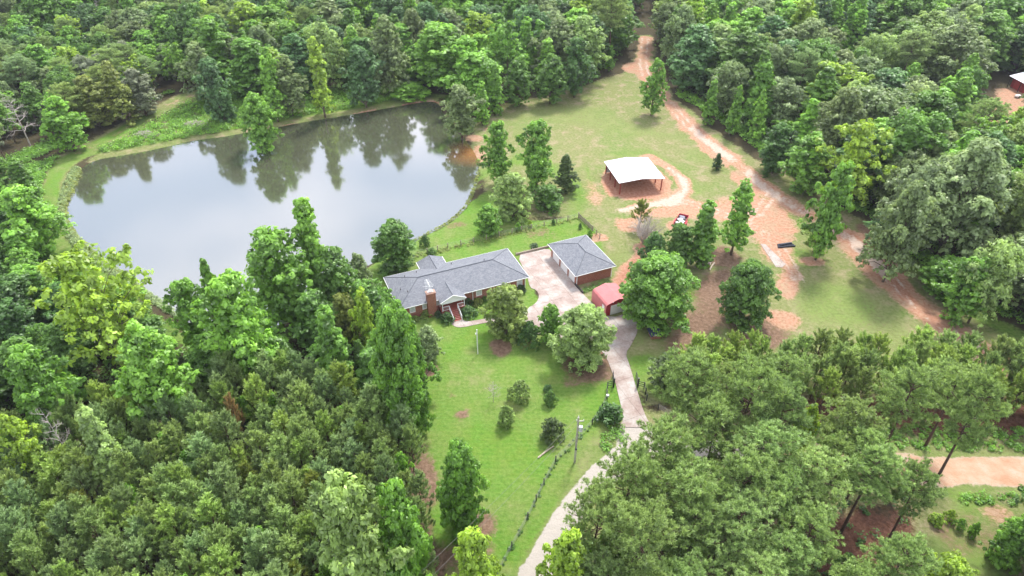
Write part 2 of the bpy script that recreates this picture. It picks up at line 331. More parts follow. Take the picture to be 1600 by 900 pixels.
def ground_mat():
    m = bpy.data.materials.new('ground'); m.use_nodes = True; n = m.node_tree.nodes; l = m.node_tree.links
    b = n['Principled BSDF']; b.inputs['Roughness'].default_value = .95; b.inputs['Specular IOR Level'].default_value = .15
    geo = n.new('ShaderNodeNewGeometry')
    def noise(s, d=5, r=.55, vec=None):
        a = n.new('ShaderNodeTexNoise'); a.inputs['Scale'].default_value = s; a.inputs['Detail'].default_value = d; a.inputs['Roughness'].default_value = r
        l.new(vec or geo.outputs['Position'], a.inputs['Vector']); return a.outputs['Fac']
    def ramp(fac, *st):
        r = n.new('ShaderNodeValToRGB'); e = r.color_ramp.elements
        while len(e) < len(st): e.new(.5)
        for i, (p, c) in enumerate(st): e[i].position = p; e[i].color = (*c, 1)
        l.new(fac, r.inputs['Fac']); return r.outputs[0]
    def math_(op, a, b_):
        q = n.new('ShaderNodeMath'); q.operation = op
        for i, v in enumerate((a, b_)):
            if isinstance(v, (int, float)): q.inputs[i].default_value = v
            else: l.new(v, q.inputs[i])
        return q.outputs[0]
    def mix(fac, a, b_):
        q = n.new('ShaderNodeMix'); q.data_type = 'RGBA'
        l.new(fac, q.inputs[0]) if not isinstance(fac, float) else None
        l.new(a, q.inputs[6]); l.new(b_, q.inputs[7]); return q.outputs[2]
    A = n.new('ShaderNodeAttribute'); A.attribute_name = 'wa'; B = n.new('ShaderNodeAttribute'); B.attribute_name = 'wb'
    sa = n.new('ShaderNodeSeparateColor'); l.new(A.outputs['Color'], sa.inputs[0]); sb = n.new('ShaderNodeSeparateColor'); l.new(B.outputs['Color'], sb.inputs[0])
    nf = noise(1.7, 8, .68); nm_ = noise(.35, 6, .6); ng = noise(9, 3, .6); nl = noise(.09, 4, .55)
    edge = math_('SUBTRACT', math_('ADD', math_('MULTIPLY', nf, .8), math_('MULTIPLY', nm_, .8)), .8)
    def wt(s, sharp=3.2):
        q = n.new('ShaderNodeMapRange'); q.interpolation_type = 'SMOOTHSTEP'
        l.new(math_('ADD', s, math_('MULTIPLY', edge, 1.1)), q.inputs[0]); q.inputs[1].default_value = .5 - .5 / sharp; q.inputs[2].default_value = .5 + .5 / sharp
        return q.outputs[0]
    floor = ramp(nf, (.3, (0.034, 0.027, 0.015)), (.5, (0.068, 0.053, 0.030)), (.7, (0.038, 0.057, 0.017)))
    dryc = ramp(nf, (.30, (0.114, 0.141, 0.042)), (.46, (0.167, 0.190, 0.065)), (.58, (0.213, 0.213, 0.095)), (.72, (0.319, 0.274, 0.167)))
    dryc = mix(ramp(nl, (.45, (0, 0, 0)), (.65, (.6, .6, .6))), dryc, ramp(nf, (.3, (0.091, 0.160, 0.030)), (.5, (0.129, 0.198, 0.046)), (.75, (0.205, 0.220, 0.084))))
    dryc = mix(ramp(nm_, (.49, (0, 0, 0)), (.68, (.7, .7, .7))), dryc, ramp(nf, (.3, (0.258, 0.198, 0.122)), (.7, (0.395, 0.296, 0.220))))
    lus = ramp(nf, (.28, (0.065, 0.152, 0.017)), (.48, (0.095, 0.205, 0.024)), (.64, (0.125, 0.243, 0.038)), (.78, (0.182, 0.258, 0.068)))
    lus = mix(ramp(nm_, (.40, (0, 0, 0)), (.68, (.75, .75, .75))), lus, ramp(nf, (.3, (0.099, 0.171, 0.023)), (.6, (0.152, 0.220, 0.038)), (.8, (0.228, 0.251, 0.091))))
    lus = mix(ramp(nl, (.40, (.0, .0, .0)), (.64, (.5, .5, .5))), lus, dryc)
    wv = n.new('ShaderNodeTexWave'); wv.wave_type = 'RINGS'; wv.inputs['Scale'].default_value = .42; wv.inputs['Distortion'].default_value = 2.5; wv.inputs['Detail'].default_value = 2; wv.inputs['Detail Scale'].default_value = .25
    mpn = n.new('ShaderNodeMapping'); c0 = G(745, 690); mpn.inputs['Location'].default_value = (-c0[0], -c0[1], 0); l.new(geo.outputs['Position'], mpn.inputs['Vector']); l.new(mpn.outputs[0], wv.inputs['Vector'])
    lus = mix(math_('MULTIPLY', math_('POWER', wv.outputs['Fac'], 3.0), .26), lus, ramp(nf, (.3, (0.144, 0.213, 0.038)), (.8, (0.205, 0.258, 0.068))))
    cla = ramp(nf, (.25, (.28, .125, .07)), (.45, (.37, .19, .12)), (.6, (.425, .255, .175)), (.78, (.48, .36, .28)))
    cla = mix(ramp(nm_, (.42, (0, 0, 0)), (.62, (.75, .75, .75))), cla, ramp(nf, (.3, (0.251, 0.160, 0.091)), (.55, (0.342, 0.251, 0.167)), (.7, (0.319, 0.304, 0.152))))
    pal = ramp(nf, (.3, (.40, .29, .225)), (.6, (.47, .375, .31)), (.8, (.52, .44, .38)))
    gra = mix(ramp(noise(.6, 4, .6), (.35, (.2, .2, .2)), (.7, (.8, .8, .8))), ramp(noise(22, 3, .6), (.25, (.30, .265, .235)), (.75, (.44, .405, .365))), ramp(noise(14, 3, .6), (.3, (.40, .35, .30)), (.75, (.50, .46, .41))))
    pnk = ramp(noise(.45, 6, .6), (.35, (.42, .24, .15)), (.55, (.44, .31, .215)), (.7, (.45, .36, .28)))
    bro = ramp(nf, (.3, (0.096, 0.059, 0.038)), (.5, (0.178, 0.113, 0.075)), (.72, (0.287, 0.192, 0.137)))
    red = ramp(nf, (.3, (0.068, 0.031, 0.021)), (.5, (0.130, 0.062, 0.041)), (.72, (0.205, 0.109, 0.075)))
    Cc = n.new('ShaderNodeAttribute'); Cc.attribute_name = 'wc'; sc_ = n.new('ShaderNodeSeparateColor'); l.new(Cc.outputs['Color'], sc_.inputs[0])
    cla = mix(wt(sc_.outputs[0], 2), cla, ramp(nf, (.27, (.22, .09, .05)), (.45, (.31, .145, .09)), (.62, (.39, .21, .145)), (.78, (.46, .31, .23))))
    col = mix(wt(sb.outputs[2], 2), floor, red); col = mix(wt(sa.outputs[1], 2.5), col, dryc)
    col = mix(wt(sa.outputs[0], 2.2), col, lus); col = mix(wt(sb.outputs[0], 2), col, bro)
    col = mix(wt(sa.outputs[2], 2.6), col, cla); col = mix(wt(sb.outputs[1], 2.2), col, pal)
    col = mix(wt(A.outputs['Alpha'], 4), col, gra); col = mix(wt(B.outputs['Alpha'], 2), col, pnk)
    l.new(col, b.inputs['Base Color'])
    u = n.new('ShaderNodeBump'); u.inputs['Strength'].default_value = .8; u.inputs['Distance'].default_value = .22
    l.new(math_('ADD', math_('MULTIPLY', ng, .4), nf), u.inputs['Height']); l.new(u.outputs[0], b.inputs['Normal'])
    return m
GROUND = ground_mat()
ground_grid()
# the rest of the land out to the horizon, four pieces round the detailed sheet
FARG = mat('far_ground', (.055, .058, .028), .95, var=.35, scale=.4)
m = MB(); x0, x1, y0, y1 = xs[0], xs[-1], ys[0], ys[-1]; B_ = 6000
m.poly([(-B_, -B_, 0), (B_, -B_, 0), (B_, y0, 0), (-B_, y0, 0)]); m.poly([(-B_, y1, 0), (B_, y1, 0), (B_, B_, 0), (-B_, B_, 0)])
m.poly([(-B_, y0, 0), (x0, y0, 0), (x0, y1, 0), (-B_, y1, 0)]); m.poly([(x1, y0, 0), (B_, y0, 0), (B_, y1, 0), (x1, y1, 0)])
tag(m.build('ground', FARG), kind='structure')

# ------------------------------------------------------------------ pond water
def water_mat():
    m = bpy.data.materials.new('pond_water'); m.use_nodes = True; n = m.node_tree.nodes; l = m.node_tree.links; n.clear()
    o = n.new('ShaderNodeOutputMaterial'); d = n.new('ShaderNodeBsdfDiffuse'); g = n.new('ShaderNodeBsdfGlossy'); g.inputs['Roughness'].default_value = .075
    g.inputs['Color'].default_value = (.93, .93, .98, 1); geo = n.new('ShaderNodeNewGeometry')
    d.inputs['Color'].default_value = (.075, .082, .05, 1)
    c0 = G(741, 236); vs = n.new('ShaderNodeVectorMath'); vs.operation = 'DISTANCE'; vs.inputs[1].default_value = (c0[0], c0[1], -.42); l.new(geo.outputs['Position'], vs.inputs[0])
    sm_ = n.new('ShaderNodeMapRange'); sm_.inputs[1].default_value = 1.5; sm_.inputs[2].default_value = 8.5; sm_.inputs[3].default_value = .9; sm_.inputs[4].default_value = 0; l.new(vs.outputs['Value'], sm_.inputs[0])
    sx_ = n.new('ShaderNodeMix'); sx_.data_type = 'RGBA'; l.new(sm_.outputs[0], sx_.inputs[0]); sx_.inputs[6].default_value = (.075, .082, .05, 1); sx_.inputs[7].default_value = (.30, .14, .05, 1); l.new(sx_.outputs[2], d.inputs['Color'])
    fr = n.new('ShaderNodeLayerWeight'); fr.inputs['Blend'].default_value = .5
    mr = n.new('ShaderNodeMapRange'); mr.inputs[1].default_value = 0; mr.inputs[2].default_value = 1; mr.inputs[3].default_value = .17; mr.inputs[4].default_value = .58
    l.new(fr.outputs['Facing'], mr.inputs[0])
    a = n.new('ShaderNodeTexNoise'); a.inputs['Scale'].default_value = 1.1; a.inputs['Detail'].default_value = 3; l.new(geo.outputs['Position'], a.inputs['Vector'])
    w = n.new('ShaderNodeTexNoise'); w.inputs['Scale'].default_value = .05; w.inputs['Detail'].default_value = 2; l.new(geo.outputs['Position'], w.inputs['Vector'])
    mm = n.new('ShaderNodeMath'); mm.operation = 'MULTIPLY'; l.new(a.outputs['Fac'], mm.inputs[0]); l.new(w.outputs['Fac'], mm.inputs[1])
    u = n.new('ShaderNodeBump'); u.inputs['Strength'].default_value = .10; u.inputs['Distance'].default_value = .05; l.new(mm.outputs[0], u.inputs['Height'])
    l.new(u.outputs[0], g.inputs['Normal'])
    x = n.new('ShaderNodeMixShader'); l.new(mr.outputs[0], x.inputs[0]); l.new(d.outputs[0], x.inputs[1]); l.new(g.outputs[0], x.inputs[2]); l.new(x.outputs[0], o.inputs['Surface'])
    return m
cen = PONDW.mean(0)
def grow(P, d):
    T = np.roll(P, -1, 0) - np.roll(P, 1, 0); N = np.stack([T[:, 1], -T[:, 0]], 1); N /= np.linalg.norm(N, axis=1)[:, None]
    A = ((P - cen) * N).sum(1).mean(); return P + N * d * (1 if A > 0 else -1)
WP = grow(PONDW, 1.3)
wm = mesh_obj('water', [(*p, -.42) for p in WP], [tuple(range(len(WP)))], water_mat()); tag(wm, kind='structure')
if wm.data.polygons[0].normal.z < 0: wm.data.flip_normals()

# ------------------------------------------------------------------ building materials
def tex_mat(name, build, rough=.85, bump=0):
    m = bpy.data.materials.new(name); m.use_nodes = True; n = m.node_tree.nodes; l = m.node_tree.links; b = n['Principled BSDF']; b.inputs['Roughness'].default_value = rough
    build(n, l, b); MATS[name] = m; return m
def _noise(n, l, s, d=5, r=.6, coord='Object'):
    t = n.new('ShaderNodeTexCoord'); a = n.new('ShaderNodeTexNoise'); a.inputs['Scale'].default_value = s; a.inputs['Detail'].default_value = d; a.inputs['Roughness'].default_value = r
    l.new(t.outputs[coord], a.inputs['Vector']); return a.outputs['Fac']
def _ramp(n, l, fac, *st):
    r = n.new('ShaderNodeValToRGB'); e = r.color_ramp.elements
    while len(e) < len(st): e.new(.5)
    for i, (p, c) in enumerate(st): e[i].position = p; e[i].color = (*c, 1)
    l.new(fac, r.inputs['Fac']); return r.outputs[0]
def _mix(n, l, mode, f, a, b):
    q = n.new('ShaderNodeMix'); q.data_type = 'RGBA'; q.blend_type = mode; q.inputs[0].default_value = f; l.new(a, q.inputs[6]); l.new(b, q.inputs[7]); return q.outputs[2]
def brick_b(n, l, b):
    t = n.new('ShaderNodeTexCoord'); sp = n.new('ShaderNodeSeparateXYZ'); l.new(t.outputs['Object'], sp.inputs[0])
    ad = n.new('ShaderNodeMath'); l.new(sp.outputs[0], ad.inputs[0]); l.new(sp.outputs[1], ad.inputs[1]); cb = n.new('ShaderNodeCombineXYZ'); l.new(ad.outputs[0], cb.inputs[0]); l.new(sp.outputs[2], cb.inputs[1])
    k = n.new('ShaderNodeTexBrick'); k.inputs['Scale'].default_value = 1; k.inputs['Brick Width'].default_value = .21; k.inputs['Row Height'].default_value = .075; k.inputs['Mortar Size'].default_value = .009
    k.inputs['Color1'].default_value = (.34, .098, .06, 1); k.inputs['Color2'].default_value = (.24, .07, .046, 1); k.inputs['Mortar'].default_value = (.40, .27, .22, 1); l.new(cb.outputs[0], k.inputs['Vector'])
    c = _mix(n, l, 'MULTIPLY', .7, k.outputs['Color'], _ramp(n, l, _noise(n, l, 1.3), (.3, (.75, .72, .72)), (.7, (1.1, 1.05, 1.0)))); l.new(c, b.inputs['Base Color'])
BRICK = tex_mat('brick_wall', brick_b, .9)
def shingle_b(n, l, b):
    t = n.new('ShaderNodeTexCoord'); k = n.new('ShaderNodeTexBrick'); k.inputs['Scale'].default_value = 1; k.inputs['Brick Width'].default_value = .33; k.inputs['Row Height'].default_value = .15; k.inputs['Mortar Size'].default_value = .006
    k.inputs['Color1'].default_value = (.135, .145, .168, 1); k.inputs['Color2'].default_value = (.205, .214, .235, 1); k.inputs['Mortar'].default_value = (.07, .08, .1, 1); l.new(t.outputs['UV'], k.inputs['Vector'])
    c = _mix(n, l, 'MULTIPLY', .8, k.outputs['Color'], _ramp(n, l, _noise(n, l, .9, 7, .7), (.3, (.72, .74, .78)), (.7, (1.12, 1.1, 1.08)))); l.new(c, b.inputs['Base Color'])
    u = n.new('ShaderNodeBump'); u.inputs['Strength'].default_value = .5; u.inputs['Distance'].default_value = .02; l.new(k.outputs['Fac'], u.inputs['Height']); u.invert = True; l.new(u.outputs[0], b.inputs['Normal'])
SHING = tex_mat('roof_shingles', shingle_b, .78)
RIDGE = mat('ridge_shingles', (.095, .105, .125), .85, var=.15)
def conc_b(n, l, b):
    geo = 'Object'
    a = _ramp(n, l, _noise(n, l, .35, 7, .65), (.30, (.25, .18, .155)), (.46, (.33, .265, .235)), (.58, (.39, .35, .32)), (.70, (.46, .435, .41)))
    c = _mix(n, l, 'MULTIPLY', .75, a, _ramp(n, l, _noise(n, l, 3.5, 8, .75), (.28, (.68, .62, .58)), (.55, (1, 1, 1)), (.75, (1.12, 1.12, 1.12))))
    c = _mix(n, l, 'MIX', .0, c, c)
    st = n.new('ShaderNodeMix'); st.data_type = 'RGBA'; l.new(_ramp(n, l, _noise(n, l, .8, 6, .8), (.60, (0, 0, 0)), (.72, (.55, .55, .55))), st.inputs[0]); l.new(c, st.inputs[6]); st.inputs[7].default_value = (.36, .25, .20, 1)
    l.new(st.outputs[2], b.inputs['Base Color'])
CONC = tex_mat('weathered_concrete', conc_b, .9)
REDMETAL = mat('red_metal', (.50, .155, .155), .5, var=.10, scale=.8); REDDARK = mat('red_metal_wall', (.34, .02, .03), .5, var=.12, scale=2)
REDPOST = mat('red_steel', (.22, .02, .018), .5); WHITEMETAL = mat('white_metal_roof', (.62, .63, .64), .35, var=.03, scale=.6); GALV = mat('galvanised', (.55, .56, .57), .4, .4, var=.1)
GREYWOOD = mat('weathered_wood', (.30, .25, .20), .9, var=.3, scale=4); BLACKMETAL = mat('black_metal', (.02, .022, .025), .45); POLEWOOD = mat('pole_wood', (.46, .43, .39), .9, var=.2, scale=3)
BLACKPLASTIC = mat('black_plastic', (.035, .04, .06), .3, var=.3); DARKWOOD = mat('dark_wood', (.05, .04, .035), .85, var=.2); WIRE = mat('wire', (.16, .16, .15), .5, .3); JOINT = mat('joint', (.20, .16, .13), .95, var=.2)
BRICKSTEP = mat('brick_step', (.27, .065, .05), .85, var=.25, scale=9); BRICKLIGHT = mat('brick_nosing', (.44, .19, .155), .85, var=.2, scale=9); REDLOAD = mat('trailer_paint', (.42, .01, .03), .4); RUBBER = mat('rubber', (.02, .02, .02), .8)
TVMETAL = mat('aluminium', (.75, .75, .76), .35, .3)

def roofplane(name, pts, th, parent, material=None, rowdir=None):
    "a sloping roof plate with shingle rows running along its eave (first edge)"
    P = [Vector(p) for p in pts]; e = (P[1] - P[0]).normalized(); nrm = e.cross(P[2] - P[1]).normalized()
    if nrm.z < 0: nrm = -nrm
    s = nrm.cross(e).normalized(); m = MB(); b = 0
    m.v = P + [p - nrm * th for p in P]; n = len(P)
    a2 = sum((P[i].x * P[(i + 1) % n].y - P[(i + 1) % n].x * P[i].y) for i in range(n))
    top = tuple(range(n)) if a2 > 0 else tuple(range(n))[::-1]; m.f = [top, tuple(n + i for i in top[::-1])]
    for i in range(n): j = (i + 1) % n; m.f.append((i, n + i, n + j, j) if a2 > 0 else (j, n + j, n + i, i))
    o = m.build(name, material or SHING, parent); uv = o.data.uv_layers.new(name='UVMap')
    for lp in o.data.loops:
        d = o.data.vertices[lp.vertex_index].co - P[0]; uv.data[lp.index].uv = (d.dot(e), d.dot(s))
    return o
def frame(ax, u0, v0, ang):
    "matrix taking local (u along, d outward, z) of a wall to its house frame"
    return Matrix.Translation((u0, v0, 0)) @ Matrix.Rotation(R(ang), 4, 'Z')
def wall(parent, name, u0, v0, ang, L, h, openings, material=None, th=.2, z0=-.3):
    "wall from (u0, v0) running L along angle ang, thickness inward (+y local), with holes (a0, a1, z0, z1)"
    M = frame(None, u0, v0, ang); m = MB(); xs_ = sorted({0, L, *[o[0] for o in openings], *[o[1] for o in openings]})
    for a, b in zip(xs_[:-1], xs_[1:]):
        mid = (a + b) / 2; op = [o for o in openings if o[0] < mid < o[1]]
        z = z0
        for o in sorted(op, key=lambda o: o[2]):
            if o[2] > z: m.box(a, b, 0, th, z, o[2], M)
            z = o[3]
        if z < h: m.box(a, b, 0, th, z, h, M)
    bm = bmesh.new(); me = bpy.data.meshes.new(name); me.from_pydata([tuple(v) for v in m.v], [], m.f); bm.from_mesh(me); bmesh.ops.remove_doubles(bm, verts=bm.verts, dist=1e-4); 
    bmesh.ops.recalc_face_normals(bm, faces=bm.faces); bm.to_mesh(me); bm.free(); me.materials.append(material or BRICK)
    o = bpy.data.objects.new(name, me); C.objects.link(o); o.parent = parent; return o, M
def window(parent, M, a0, a1, z0, z1, rows=2, cols=2, label=None):
    m = MB(); f = .07; m.box(a0 - .05, a0 + f, -.03, .10, z0 - .04, z1 + .05, M); m.box(a1 - f, a1 + .05, -.03, .10, z0 - .04, z1 + .05, M)
    m.box(a0 + f, a1 - f, -.028, .10, z1 - f, z1 + .048, M); m.box(a0 + f, a1 - f, -.028, .10, z0 - .038, z0 + f, M)
    w = m.build('window', WHITE, parent); zm = (z0 + z1) / 2
    s = MB(); s.box(a0 + f, a1 - f, .02, .09, zm - .03, zm + .03, M)
    for i in range(1, cols + 1): x = a0 + (a1 - a0) * i / (cols + 1); s.box(x - .018, x + .018, .035, .07, z0 + f, z1 - f, M)
    for r_ in (1, 3): z = z0 + (z1 - z0) * r_ / 4; s.box(a0 + f, a1 - f, .037, .068, z - .018, z + .018, M)
    s.build('sash', WHITE, w); MB().box(a0 + f, a1 - f, .075, .085, z0 + f, z1 - f, M).build('pane', BLIND, w)
    MB().box(a0 - .12, a1 + .12, -.09, .02, z0 - .12, z0 - .045, M).build('sill', BRICKLIGHT, w); return w
BLIND = mat('blinds_behind_glass', (.50, .52, .55), .12, spec=.7)

# ------------------------------------------------------------------ brick ranch house
HO = G(623, 484, 3.0); HL, HW, HE, HR = 24.0, 10.05, 3.0, 4.95
house = thing('brick_house', 'long low red brick house with hipped blue-grey shingle roof and white porch', 'house', (HO[0], HO[1], 0), R(23))
wins = [(2.0, 2.9, 1.25, 2.62), (4.25, 4.95, 1.35, 2.62), (6.75, 7.35, 1.45, 2.62), (14.1, 15.1, 1.25, 2.62), (18.8, 19.8, 1.25, 2.62), (21.9, 22.9, 1.15, 2.62)]
door = (8.6, 9.7, 1.12, 2.75)
fw, M = wall(house, 'front_wall', .5, .55, 0, 23.0, 2.93, [(a - .5, b - .5, c, d) for a, b, c, d in wins] + [(8.6 - .5, 9.7 - .5, 1.1, 2.75)])
for a, b, c, d in wins: window(house, M, a - .5, b - .5, c, d)
dr = MB().box(8.1, 9.2, .06, .12, 1.1, 2.75, M).build('front_door', WHITE, house); MB().box(8.35, 8.95, .05, .065, 1.9, 2.6, M).build('pane', DARKGLASS, dr); MB().box(9.05, 9.1, .0, .06, 1.85, 1.95, M).build('handle', GALV, dr)
bw, Mb = wall(house, 'back_wall', 23.5, 9.5, 180, 23.0, 2.93, [(2, 3, 1.2, 2.6), (6, 7, 1.2, 2.6), (18.5, 19.5, 1.2, 2.6)])
for a in (2, 6, 18.5): window(house, Mb, a, a + 1, 1.2, 2.6)
sw, Ms = wall(house, 'end_wall', .5, 9.3, -90, 8.55, 2.93, [(2.0, 3.0, 1.2, 2.6)]); window(house, Ms, 2.0, 3.0, 1.2, 2.6)
ew, Me = wall(house, 'end_wall', 23.5, .75, 90, 8.55, 2.93, [(3.0, 4.2, 1.2, 2.6)]); window(house, Me, 3.0, 4.2, 1.2, 2.6)
# rear room under its own gable
w1, _ = wall(house, 'rear_room_wall', 7.1, 11.75, -90, 2.2, 2.93, []); w2, _ = wall(house, 'rear_room_wall', 11.25, 9.55, 90, 2.2, 2.93, [])
w3, M3 = wall(house, 'rear_room_wall', 11.25, 12.0, 180, 4.15, 2.93, [(1.4, 2.8, 1.0, 2.5)]); window(house, M3, 1.4, 2.8, 1.0, 2.5)
gab = MB(); gab.v = [Vector(p) for p in ((11.25, 11.95, 2.93), (7.1, 11.95, 2.93), (9.18, 11.95, 3.85), (11.25, 11.8, 2.93), (7.1, 11.8, 2.93), (9.18, 11.8, 3.85))]; gab.f = [(0, 1, 2), (5, 4, 3), (0, 3, 4, 1), (1, 4, 5, 2), (2, 5, 3, 0)]; gab.build('rear_gable', WHITE, house)
k = HW / 2; A = [(0, 0, HE), (HL, 0, HE), (HL, HW, HE), (0, HW, HE)]; r0, r1 = (k, k, HR), (HL - k, k, HR)
roof = roofplane('roof', [A[0], A[1], r1, r0], .10, house)
for q in ([A[1], A[2], r1], [A[2], A[3], r0, r1], [A[3], A[0], r0]): roofplane('roof', q, .10, house)
sl_ = (HR - HE) / k
def capline(parent, a, b, r=.085): MB().tube([Vector(a) + Vector((0, 0, .02)), Vector(b) + Vector((0, 0, .02))], r, 6).build('ridge_cap', RIDGE, parent)
capline(house, r0, r1)
for a, b in ((A[0], r0), (A[3], r0), (A[1], r1), (A[2], r1)): capline(house, a, b, .05)
def ring(name, parent, P, w, z0, z1, material):
    m = MB(); n = len(P)
    for i in range(n):
        a = Vector((*P[i], 0)); b = Vector((*P[(i + 1) % n], 0)); d = (b - a).normalized(); nrm = Vector((d.y, -d.x, 0)); L = (b - a).length
        Mx = Matrix(((d.x, nrm.x, 0, a.x), (d.y, nrm.y, 0, a.y), (0, 0, 1, 0), (0, 0, 0, 1))); e = .003 * (i % 2)
        m.box(-w if i % 2 == 0 else 0, L + (w if i % 2 == 0 else 0), 0, w, z0 + e, z1 + e, Mx)
    m.v = m.v; return m.build(name, material, parent)
ring('gutter', house, [(0, 0), (HL, 0), (HL, HW), (0, HW)], .07, 2.87, 2.975, WHITE)
so_ = MB(); so_.box(.05, HL - .05, .05, .54, 2.885, 2.9); so_.box(.05, HL - .05, 9.51, HW - .05, 2.885, 2.9); so_.box(.05, .49, .55, 9.5, 2.885, 2.9); so_.box(23.51, HL - .05, .55, 9.5, 2.885, 2.9); so_.build('soffit', WHITE, house)
# rear gable roof running back from the main slope
RZ = 3.98; vb = 12.25; vin = HW - (RZ - HE) / sl_
roofplane('rear_roof', [(6.72, vb, HE), (6.72, HW - .02, HE), (9.2, vin, RZ), (9.2, vb, RZ)], .09, house); roofplane('rear_roof', [(11.7, HW - .02, HE), (11.7, vb, HE), (9.2, vb, RZ), (9.2, vin, RZ)], .09, house); capline(house, (9.2, vb, RZ), (9.2, vin, RZ), .07)
for x in (6.64, 11.7): MB().box(x, x + .08, HW + .1, vb + .02, 2.88, 3.01).build('gutter', WHITE, house)
# porch: pediment roof on white posts over a brick stoop
PL, PR, PV, PC, PZ = 6.95, 11.6, -1.3, 9.27, 4.12; vin = (PZ - HE) / sl_
roofplane('porch_roof', [(PL, .02, HE + .005), (PL, PV, HE), (PC, PV, PZ), (PC, vin, PZ)], .09, house); roofplane('porch_roof', [(PR, PV, HE), (PR, .02, HE + .005), (PC, vin, PZ), (PC, PV, PZ)], .09, house); capline(house, (PC, PV, PZ), (PC, vin, PZ), .07)
g = MB(); 
for y in (PV + .08, PV + .16): g.v += [Vector((PL + .12, y, 2.93)), Vector((PR - .12, y, 2.93)), Vector((PC, y, PZ - .08))]
g.f = [(0, 1, 2), (5, 4, 3), (0, 3, 4, 1), (1, 4, 5, 2), (2, 5, 3, 0)]; g.build('pediment', WHITE, house)
m = MB()
for a, b in (((PL - .03, HE - .1), (PC, PZ - .04)), ((PR + .03, HE - .1), (PC, PZ - .04))):
    m.v += [Vector((a[0], y, a[1] + z)) for y in (PV - .05, PV + .05) for z in (0, .17)] + [Vector((b[0], y, b[1] + z - .0)) for y in (PV - .05, PV + .05) for z in (-.05, .13)]
    q = len(m.v) - 8; m.f += [(q, q + 1, q + 5, q + 4), (q + 2, q + 6, q + 7, q + 3), (q + 1, q + 3, q + 7, q + 5), (q, q + 4, q + 6, q + 2), (q, q + 2, q + 3, q + 1), (q + 4, q + 5, q + 7, q + 6)]
m.build('rake_board', WHITE, house)
m = MB(); m.box(PL + .15, PR - .15, PV + .02, PV + .2, 2.72, 2.92); m.box(PL + .15, PL + .3, PV + .2, .5, 2.72, 2.92); m.box(PR - .3, PR - .15, PV + .2, .5, 2.72, 2.92); m.box(PL + .3, PR - .3, PV + .2, .5, 2.88, 2.92); m.build('porch_beam', WHITE, house)
MB().box(PL + .2, PR - .2, PV + .15, .54, -.3, 1.08).build('porch_base', BRICK, house); MB().box(PL + .15, PR - .15, PV + .1, .545, 1.082, 1.14).build('porch_floor', BRICKSTEP, house)
for x in (PL + .3, PC - .75, PC + .75, PR - .42): 
    if x in (PL + .3, PR - .42): MB().box(x, x + .14, PV + .14, PV + .28, 1.14, 2.72).build('porch_post', WHITE, house)
for x in (PL + .3, PR - .42): MB().box(x, x + .12, .38, .5, 1.14, 2.72).build('porch_post', WHITE, house)
def railing(name, pts, parent, h=.85, sp=.16):
    m = MB()
    for a, b in zip(pts[:-1], pts[1:]):
        a, b = Vector(a), Vector(b); L = (b - a).length
        for z in (.12, h): m.tube([a + Vector((0, 0, z)), b + Vector((0, 0, z))], .035 if z < h else .05, 4)
        n = max(2, int(L / sp))
        for i in range(n + 1): p = a.lerp(b, i / n); m.tube([p + Vector((0, 0, .0 if i in (0, n) else .1)), p + Vector((0, 0, h))], .045 if i in (0, n) else .016, 4)
    return m.build(name, WHITE, parent)
sx0, sx1 = PC - .68, PC + .62
railing('porch_railing', [(PL + .37, PV + .2, 1.14), (sx0 - .1, PV + .2, 1.14)], house); railing('porch_railing', [(sx1 + .1, PV + .2, 1.14), (PR - .35, PV + .2, 1.14)], house)
ns = 7; run = .29
for i in range(ns):
    z = 1.14 - (i + 1) * 1.14 / (ns + 1) ; y1 = PV + .1 - i * run
    st_ = MB().box(sx0, sx1, y1 - run, y1, -.2, z - .03).build('stair_step', BRICKSTEP, house); MB().box(sx0 - .02, sx1 + .02, y1 - run - .02, y1 - run + .08, z - .03, z + .005).build('nosing', BRICKLIGHT, st_); MB().box(sx0, sx1, y1 - run + .08, y1, z - .03, z).build('tread', BRICKSTEP, st_)
ye = PV + .1 - ns * run
for x in (sx0 - .1, sx1 + .1): 
    railing('stair_railing', [(x, PV + .1, 1.14), (x, ye - .1, .1)], house, .85, .2); MB().box(x - .09, x + .09, ye, PV + .1, -.2, .05).build('stair_wall', BRICK, house)
# chimney outside the front wall, with the aerial on it
ch = MB().box(4.98, 6.48, -.42, .55, -.3, 4.85).box(4.9, 6.56, -.5, .63, 4.85, 5.02).box(5.05, 6.41, -.35, .48, 5.02, 5.1).build('chimney', BRICK, house)
MB().box(5.2, 6.2, -.2, .35, 5.1, 5.16).build('chimney_cap', mat('mortar_cap', (.5, .45, .42), .9), ch)
dish = MB(); dish.v = [Vector((5.75, 0, 5.3))]
for i in range(10): a = i * .628; dish.v.append(Vector((5.75 + .3 * math.cos(a), .05 + .28 * math.sin(a), 5.42 + .05 * math.sin(a))))
dish.f = [(0, 1 + i, 1 + (i + 1) % 10) for i in range(10)]; dish.build('dish', WHITE, ch)
an = thing('television_aerial', 'white metal television aerial standing on the brick chimney', 'aerial', (0, 0, 0)); an.parent = None
ax0 = Vector((HO[0], HO[1], 0)) + Matrix.Rotation(R(23), 3, 'Z') @ Vector((5.6, .1, 5.15)); an.location = ax0; an.rotation_euler = (0, 0, R(23))
MB().tube([(0, 0, -.04), (0, 0, 1.9)], .03, 6).build('mast', TVMETAL, an); MB().tube([(-.15, -.9, 1.75), (-.15, .9, 1.95)], .03, 4).tube([(0, -.05, 1.85), (-.15, 0, 1.85)], .02, 4).build('boom', TVMETAL, an)
for i in range(8):
    y = -.85 + i * .24; w = .75 - .05 * i; MB().tube([(-.15 - w, y, 1.75 + (y + .9) * .11), (-.15 + w, y, 1.75 + (y + .9) * .11)], .016, 4).build('element', TVMETAL, an)
